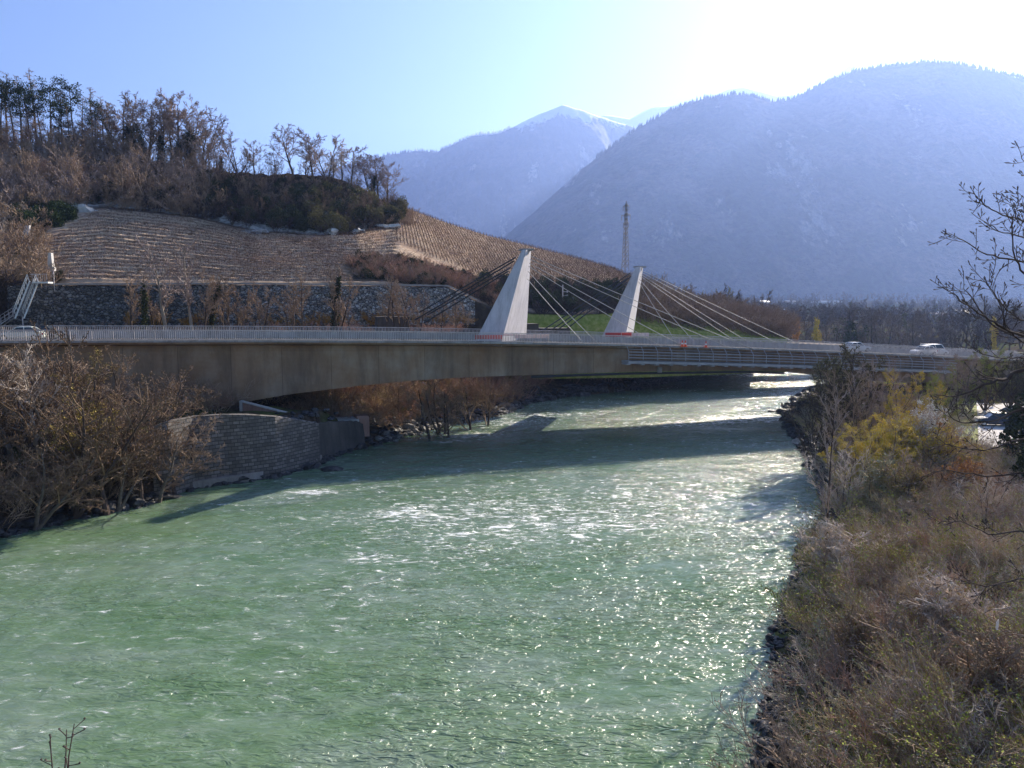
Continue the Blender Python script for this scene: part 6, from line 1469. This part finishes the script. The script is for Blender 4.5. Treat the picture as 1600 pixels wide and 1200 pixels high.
for f in np.linspace(0.02, 0.98, 26): p = bot * (1 - f) + top * f; mb.box(p + (W_ / 2 + .1, -0.05, 0), (W_, 0.3, 0.06))
mb.build('steps', M_walk, T)
mb = MB(); mb.box(top + (W_ + 0.9, 0, -0.15), (2.3, 1.2, 0.22)); l_ = mb.build('landing', M_white, T)
mb = MB(); 
for k in range(8): mb.tube([top + (W_ - 0.2 + k * 0.3, -0.6, 0), top + (W_ - 0.2 + k * 0.3, -0.6, 1.05)], 0.035, 4)
mb.tube([top + (W_ - 0.2, -0.6, 1.05), top + (W_ + 2, -0.6, 1.05)], 0.05, 5); mb.tube([top + (-0.2, 0.6, 1.05), top + (W_ + .2, 0.6, 1.05)], 0.05, 5)
mb.build('landing_rail', M_rail, T)
mb = MB(); mb.tube([bot + (W_ - 0.1, 0, 0), bot + (W_ - 0.1, 0, -2.6)], 0.09, 6); mb.build('support_post', M_rail, T)
T2 = thing('metal_stairs', 'lower grey flight of stairs in shade at the left edge below the white staircase', 'staircase', at(-12, 512, Ys))
tb = at(20, 493, Ys) - np.array(T2.location)
for dy in (0, 1.1):
    mb = MB(); mb.hexa([(-.1, dy, -.3), (.1, dy, -.3), (.1, dy + .1, -.3), (-.1, dy + .1, -.3)], [tb + (-.1, dy, 0), tb + (.1, dy, 0), tb + (.1, dy + .1, 0), tb + (-.1, dy + .1, 0)]); mb.build('stringer', M_rail, T2)
    mb = MB(); mb.tube([(0, dy, 1.0), tb + (0, dy, 1.1)], 0.05, 5); mb.tube([(0, dy, .5), tb + (0, dy, .6)], 0.04, 5)
    for f in np.linspace(0, 1, 6): p = tb * f; mb.tube([p + (0, dy, 0), p + (0, dy, 1.05)], 0.04, 4)
    mb.build('handrail', M_rail, T2)
mb = MB()
for f in np.linspace(0, 1, 10): p = tb * f; mb.box(p + (0, .55, 0), (0.3, 1.1, 0.05))
mb.build('steps', M_walk, T2)
# small white sign plate low on the left bank and a white scrap in the right thicket
p = onz(36, 790, 0.6); T = thing('sign', 'small round white sign among the shrubs at the lower left waterline', 'sign', p)
mb = MB(); a = np.arange(14) / 14 * 6.283; r_ = 0.26; mb.loft([[(r_ * math.cos(q), y, 1.25 + r_ * math.sin(q)) for q in a] for y in (-0.02, 0.02)]); mb.build('sign_plate', M_white, T)
mb = MB(); mb.tube([(0, 0.05, -0.5), (0, 0.05, 1.3)], 0.03, 5); mb.build('post', M_rail, T)
p = at(1558, 985, 24.5); mb = MB(); mb.loft([[(-.03, 0, 0), (.03, .02, 0), (.04, .06, .0)], [(-.07, 0, .12), (.06, .03, .1), (.03, .08, .12)], [(-.05, 0, .26), (.08, .04, .25), (.02, .09, .28)], [(0, 0, .36), (.05, .02, .38), (.03, .04, .37)]])
o = mb.build('plastic_bag', M_white); o.location = [float(v) for v in p]; tag(o, 'white plastic bag caught in the twigs at the lower right', 'bag')
# ================================================================== VEHICLES, PEOPLE, BARRIERS
def paint(name, c, r=0.3):
    m = vmat(name, [[x * 0.93 for x in c], c], 2, r, spec=0.6); return m
M_carwhite = paint('white_car_paint', (0.78, 0.78, 0.77)); M_cardark = paint('dark_blue_car_paint', (0.02, 0.024, 0.05)); M_carblack = paint('black_car_paint', (0.015, 0.015, 0.018)); M_carpale = paint('pale_green_car_paint', (0.55, 0.58, 0.52))
M_tyre = vmat('tyre_rubber', [(0.02, 0.02, 0.02), (0.03, 0.03, 0.03)], 3, 0.9); M_rim = vmat('rim_metal', [(0.4, 0.4, 0.42), (0.55, 0.55, 0.56)], 3, 0.3, metal=0.8)
M_lamp = vmat('lamp_glass', [(0.7, 0.7, 0.7), (0.8, 0.8, 0.8)], 3, 0.1); M_tail = vmat('tail_lamp', [(0.35, 0.02, 0.02), (0.45, 0.03, 0.03)], 3, 0.2); M_cone = vmat('cone_orange', [(0.75, 0.10, 0.04), (0.85, 0.14, 0.05)], 2, 0.5)
M_red = vmat('barrier_red', [(0.42, 0.05, 0.05), (0.55, 0.08, 0.07)], 1, 0.5); M_pink = vmat('barrier_pale', [(0.72, 0.52, 0.50), (0.82, 0.66, 0.64)], 1, 0.5)
def car(loc, rz, mat, label, kind='car', L=4.3, W=1.78, group=None):
    T = thing('parked_car' if 'parked' in label else 'car', label, 'van' if kind == 'van' else 'car', loc, rz, group)
    if kind == 'van': T.name = 'van'
    hb, hr = (1.0, 1.78) if kind == 'van' else (0.92, 1.46)
    # body: stations along the length, half width and heights
    st = [(-L / 2, 0.80, 0.42, 0.70), (-L / 2 + 0.12, 0.93, 0.30, 0.82), (-L * 0.3, 1.0, 0.24, hb), (0, 1.0, 0.22, hb), (L * 0.22, 1.0, 0.24, hb - 0.02), (L / 2 - 0.35, 0.95, 0.28, 0.80), (L / 2 - 0.05, 0.84, 0.36, 0.66)]
    rings = []
    for x, w_, z0, z1 in st:
        hw = W / 2 * w_; rings.append([(x, -hw * 0.92, z0), (x, -hw, z0 + 0.15), (x, -hw, (z0 + z1) / 2), (x, -hw * 0.9, z1), (x, hw * 0.9, z1), (x, hw, (z0 + z1) / 2), (x, hw, z0 + 0.15), (x, hw * 0.92, z0)])
    mb = MB(); mb.loft(rings); b_ = mb.build('body', mat, T)
    r0, r1 = ((-L / 2 + 0.1, L * 0.30), (-L / 2 + 0.2, L * 0.16)) if kind == 'van' else ((-L / 2 + 0.35, L * 0.20), (-L * 0.26, L * 0.04))
    cw, ct = W / 2 * 0.9, W / 2 * 0.72
    lo = [(r0[0], -cw, hb - 0.02), (r0[1], -cw, hb - 0.02), (r0[1], cw, hb - 0.02), (r0[0], cw, hb - 0.02)]; up = [(r1[0], -ct, hr - 0.06), (r1[1], -ct, hr - 0.06), (r1[1], ct, hr - 0.06), (r1[0], ct, hr - 0.06)]
    mb = MB(); mb.hexa(lo, up); mb.build('windows', M_glass, T)
    mb = MB(); mb.hexa([(x, y * 1.03, z) for x, y, z in up], [(x * 0.96, y * 0.92, hr) for x, y, z in up]); mb.build('roof', mat, T)
    mb = MB()
    for (a, b_2) in ((lo[0], up[0]), (lo[1], up[1]), (lo[2], up[2]), (lo[3], up[3])): mb.tube([a, b_2], 0.05, 4)
    for s in (-1, 1): mb.tube([((lo[0][0] + lo[1][0]) / 2, s * cw * 1.01, hb), ((up[0][0] + up[1][0]) / 2, s * ct * 1.02, hr - .06)], 0.045, 4)
    for s in (-1, 1): mb.tube([(lo[0][0], s * cw, hb), (lo[1][0], s * cw, hb)], 0.05, 4)
    mb.tube([(lo[0][0], -cw, hb), (lo[0][0], cw, hb)], 0.05, 4)
    mb.build('pillars', mat, T)
    for x in (-L * 0.31, L * 0.30):
        for s in (-1, 1):
            mb = MB(); a = np.arange(16) / 16 * 6.283; R_ = 0.32
            mb.loft([[(x + rr * math.cos(q), s * (W / 2 - 0.2) + dy * s, 0.32 + rr * math.sin(q)) for q in a] for dy, rr in ((0, R_ * .9), (0.03, R_), (0.18, R_), (0.21, R_ * .9))]); wh = mb.build('wheel', M_tyre, T)
            mb = MB(); mb.loft([[(x + rr * math.cos(q), s * (W / 2 + 0.012) + dy * s, 0.32 + rr * math.sin(q)) for q in a] for dy, rr in ((-0.03, R_ * .62), (0.005, R_ * .6))]); mb.build('rim', M_rim, wh)
    for s in (-1, 1):
        mb = MB(); mb.box((L / 2 - 0.12, s * W * 0.36, 0.62), (0.2, 0.3, 0.13)); mb.build('headlight', M_lamp, T)
        mb = MB(); mb.box((-L / 2 + 0.05, s * W * 0.38, 0.72), (0.12, 0.22, 0.2)); mb.build('taillight', M_tail, T)
    return T
def on_deck(px, off, rz_add=0.0, Yk=None):
    xn = (px - 800) / F; Y0_ = BY0 + off / BD[0]; X = xn * Y0_ / (1 - sl_ * xn); Y = Y0_ + sl_ * X; s = (np.array((X, Y)) - BO) @ BD
    return (X, Y, float(zdeck(s)) + 0.01)
al = math.atan(sl_)
car(on_deck(1443, 1.4), al + math.pi, M_carwhite, 'white car driving on the bridge deck in front of the white van, right part', L=3.7); car(on_deck(1460, 3.6), al, M_carwhite, 'white van on the right part of the bridge deck', 'van', 4.2, 1.8)
car(on_deck(1338, 6.0), al, M_carwhite, 'low white car on the far lane behind the large round tree')
car(on_deck(34, 3.0), al + math.pi, M_carpale, 'pale car behind the parapet at the left end of the bridge', L=4.5); car(on_deck(72, 9.0), al, M_carblack, 'dark car on the deck right of the pale one', L=4.4)
car((*at(1563, 500, 82)[:2], 3.42), 2.95, M_cardark, 'dark blue parked car, nearest to the kerb in the car park'); car((*at(1586, 500, 85.5)[:2], 3.42), 2.9, M_carblack, 'black parked car behind the dark blue one')
# traffic cones and barrier boards
def cone(px, off, label):
    x, y, z = on_deck(px, off); T = thing('traffic_cone', label, 'traffic cone', (x, y, z), 0, 'red traffic cones on the deck'); a = np.arange(12) / 12 * 6.283
    mb = MB(); mb.loft([[(r_ * math.cos(q), r_ * math.sin(q), h) for q in a] for r_, h in ((0.2, 0.04), (0.12, 0.4), (0.04, 0.85))]); c = mb.build('cone', M_cone, T)
    mb = MB(); mb.loft([[(r_ * math.cos(q), r_ * math.sin(q), h) for q in a] for r_, h in ((0.145, 0.33), (0.105, 0.52))]); mb.build('white_band', M_white, c)
    mb = MB(); mb.box((0, 0, 0.02), (0.5, 0.5, 0.04)); mb.build('base', M_cone, T)
for k_, (px, lb) in enumerate([(1066, 'red traffic cone on the deck, left one of a touching pair'), (1071, 'red traffic cone on the deck, right one of a touching pair'), (1103, 'single red traffic cone standing apart on the deck to the right')]): cone(px, -0.32 + 0.0, lb)
def board(px0, px1, pyt, pyb, Y, mat, label, stripes=True):
    a = at(px0, pyt, Y); b_ = at(px1, pyb, Y); w_ = b_[0] - a[0]; h = a[2] - b_[2]
    T = thing('barrier_board', label, 'barrier', (a[0], Y, b_[2]), 0.0, 'red and pale barrier boards'); n = max(2, int(w_ / 0.5)); mb = MB(); mb.box((w_ / 2, 0, h / 2), (w_, 0.08, h)); p = mb.build('board', mat, T)
    mb = MB()
    for k in range(n + 1): mb.box((w_ * k / n, -0.05, h / 2), (0.06, 0.03, h + 0.02))
    mb.build('board_ribs', M_paleconc if mat is M_pink else M_red, p)
    for x in (0.1, w_ - 0.1): mb = MB(); mb.tube([(x, 0.08, -0.9), (x, 0.08, h)], 0.04, 6); mb.build('post', M_rail, T)
board(742, 785, 523.5, 530, 90.2, M_red, 'dark red barrier board in front of the near pylon foot'); board(786, 803, 522, 524.5, 91.0, M_pink, 'thin pale board above the red one at the near pylon'); board(804, 858, 522.5, 528.5, 91.6, M_pink, 'long pinkish white barrier board right of the near pylon foot')
board(946, 987, 520, 526, 112.5, M_red, 'dark red barrier board at the far pylon foot'); board(970, 988, 518.5, 520, 112.2, M_pink, 'thin pale board above the red one at the far pylon'); board(989, 1014, 520, 526, 112.0, M_pink, 'short pinkish white barrier board right of the far pylon foot')
# two people walking on the car park
def person(loc, rz, shirt, trousers, label, stride=0.18, arm=0.1):
    J = dict(pel=(0, 0, .95), che=(0, 0.01, 1.32), nek=(0, 0.01, 1.49), hed=(0, -0.01, 1.58), top=(0, -0.01, 1.74), shl=(-.19, 0, 1.42), shr=(.19, 0, 1.42), ell=(-.25, .05, 1.14), elr=(.25, -.02, 1.14), hal=(-.24, -.05 - arm, .90), har=(.24, -.12, .90),
             hil=(-.1, 0, .9), hir=(.1, 0, .9), knl=(-.11, -stride * .6, .5), knr=(.11, stride * .2, .5), anl=(-.11, -stride, .09), anr=(.11, stride, .1), tol=(-.12, -stride - .17, .04), tor=(.12, stride - .15, .04), fl1=(-.24, -.07 - arm, .80), fr1=(.24, -.14, .80))
    Rr = dict(pel=.15, che=.165, nek=.06, hed=.09, top=.075, shl=.075, shr=.075, ell=.05, elr=.05, hal=.038, har=.038, hil=.1, hir=.1, knl=.065, knr=.065, anl=.045, anr=.045, tol=.04, tor=.04, fl1=.028, fr1=.028)
    names = list(J); E = [('pel', 'che'), ('che', 'nek'), ('nek', 'hed'), ('hed', 'top'), ('che', 'shl'), ('che', 'shr'), ('shl', 'ell'), ('ell', 'hal'), ('shr', 'elr'), ('elr', 'har'), ('hal', 'fl1'), ('har', 'fr1'), ('pel', 'hil'), ('pel', 'hir'), ('hil', 'knl'), ('knl', 'anl'), ('hir', 'knr'), ('knr', 'anr'), ('anl', 'tol'), ('anr', 'tor')]
    me = bpy.data.meshes.new('person'); me.from_pydata([J[n] for n in names], [(names.index(a), names.index(b_)) for a, b_ in E], []); o = bpy.data.objects.new('person', me); COL.objects.link(o)
    sk = o.modifiers.new('skin', 'SKIN'); sv = me.skin_vertices[0].data
    for i, n in enumerate(names): sv[i].radius = (Rr[n], Rr[n] * (0.72 if n in ('pel', 'che') else 1)); sv[i].use_root = (n == 'pel')
    o.modifiers.new('sub', 'SUBSURF').levels = 2; o.modifiers['sub'].render_levels = 2
    dg = bpy.context.evaluated_depsgraph_get(); dg.update(); nm_ = bpy.data.meshes.new_from_object(o.evaluated_get(dg)); o.modifiers.clear(); o.data = nm_
    for m_ in (shirt, trousers, M_skin): nm_.materials.append(m_)
    nm_.update()
    for f in nm_.polygons:
        c = f.center; f.use_smooth = True; f.material_index = 2 if (c.z > 1.50 or (c.z < 0.90 and abs(c.x) > 0.19)) else (0 if c.z > 0.93 else 1)
    o.location = loc; o.rotation_euler[2] = rz
    mb = MB(); a = np.arange(12) / 12 * 6.283; mb.loft([[(r_ * math.cos(q), 0.015 + r_ * 1.1 * math.sin(q), z) for q in a] for r_, z in ((.088, 1.62), (.105, 1.68), (.085, 1.76), (.03, 1.80))]); mb.build('hair', M_hair, o, True)
    return tag(o, label, 'person', 'people on the car park')
M_skin = vmat('skin', [(0.42, 0.26, 0.19), (0.5, 0.32, 0.24)], 3); M_hair = vmat('dark_hair', [(0.02, 0.015, 0.01), (0.04, 0.03, 0.02)], 3); M_cl1 = vmat('black_clothes', [(0.014, 0.014, 0.018), (0.03, 0.03, 0.035)], 2); M_cl2 = vmat('dark_blue_clothes', [(0.02, 0.025, 0.04), (0.035, 0.04, 0.06)], 2)
for px, lb, rz, m1, m2 in [(1554, 'person in black walking on the car park, left of two', 0.3, M_cl1, M_cl1), (1560, 'person in dark blue walking on the car park, right of two', -0.2, M_cl2, M_cl1)]:
    person((float(at(px, 500, 98)[0]), 98.0, 3.41), rz, m1, m2, lb)
# ================================================================== HAZE
HX, HY0, HY1, HZ = 6500.0, -700.0, 9500.0, 2250.0
hz = MB().hexa([(-HX, HY0, -6), (HX, HY0, -6), (HX, HY1, -6), (-HX, HY1, -6)], [(-HX, HY0, HZ), (HX, HY0, HZ), (HX, HY1, HZ), (-HX, HY1, HZ)])
hm = bpy.data.materials.new('haze'); hm.use_nodes = True
hn = hm.node_tree; hn.nodes.clear()
ho = hn.nodes.new('ShaderNodeOutputMaterial'); pv = hn.nodes.new('ShaderNodeVolumePrincipled')
pv.inputs['Color'].default_value = (0.34, 0.50, 1.0, 1)
pv.inputs['Density'].default_value = 0.98e-4
pv.inputs['Anisotropy'].default_value = 0.5
hn.links.new(pv.outputs[0], ho.inputs['Volume'])
tag(hz.build('haze', hm), 'pale blue valley haze', kind='stuff')
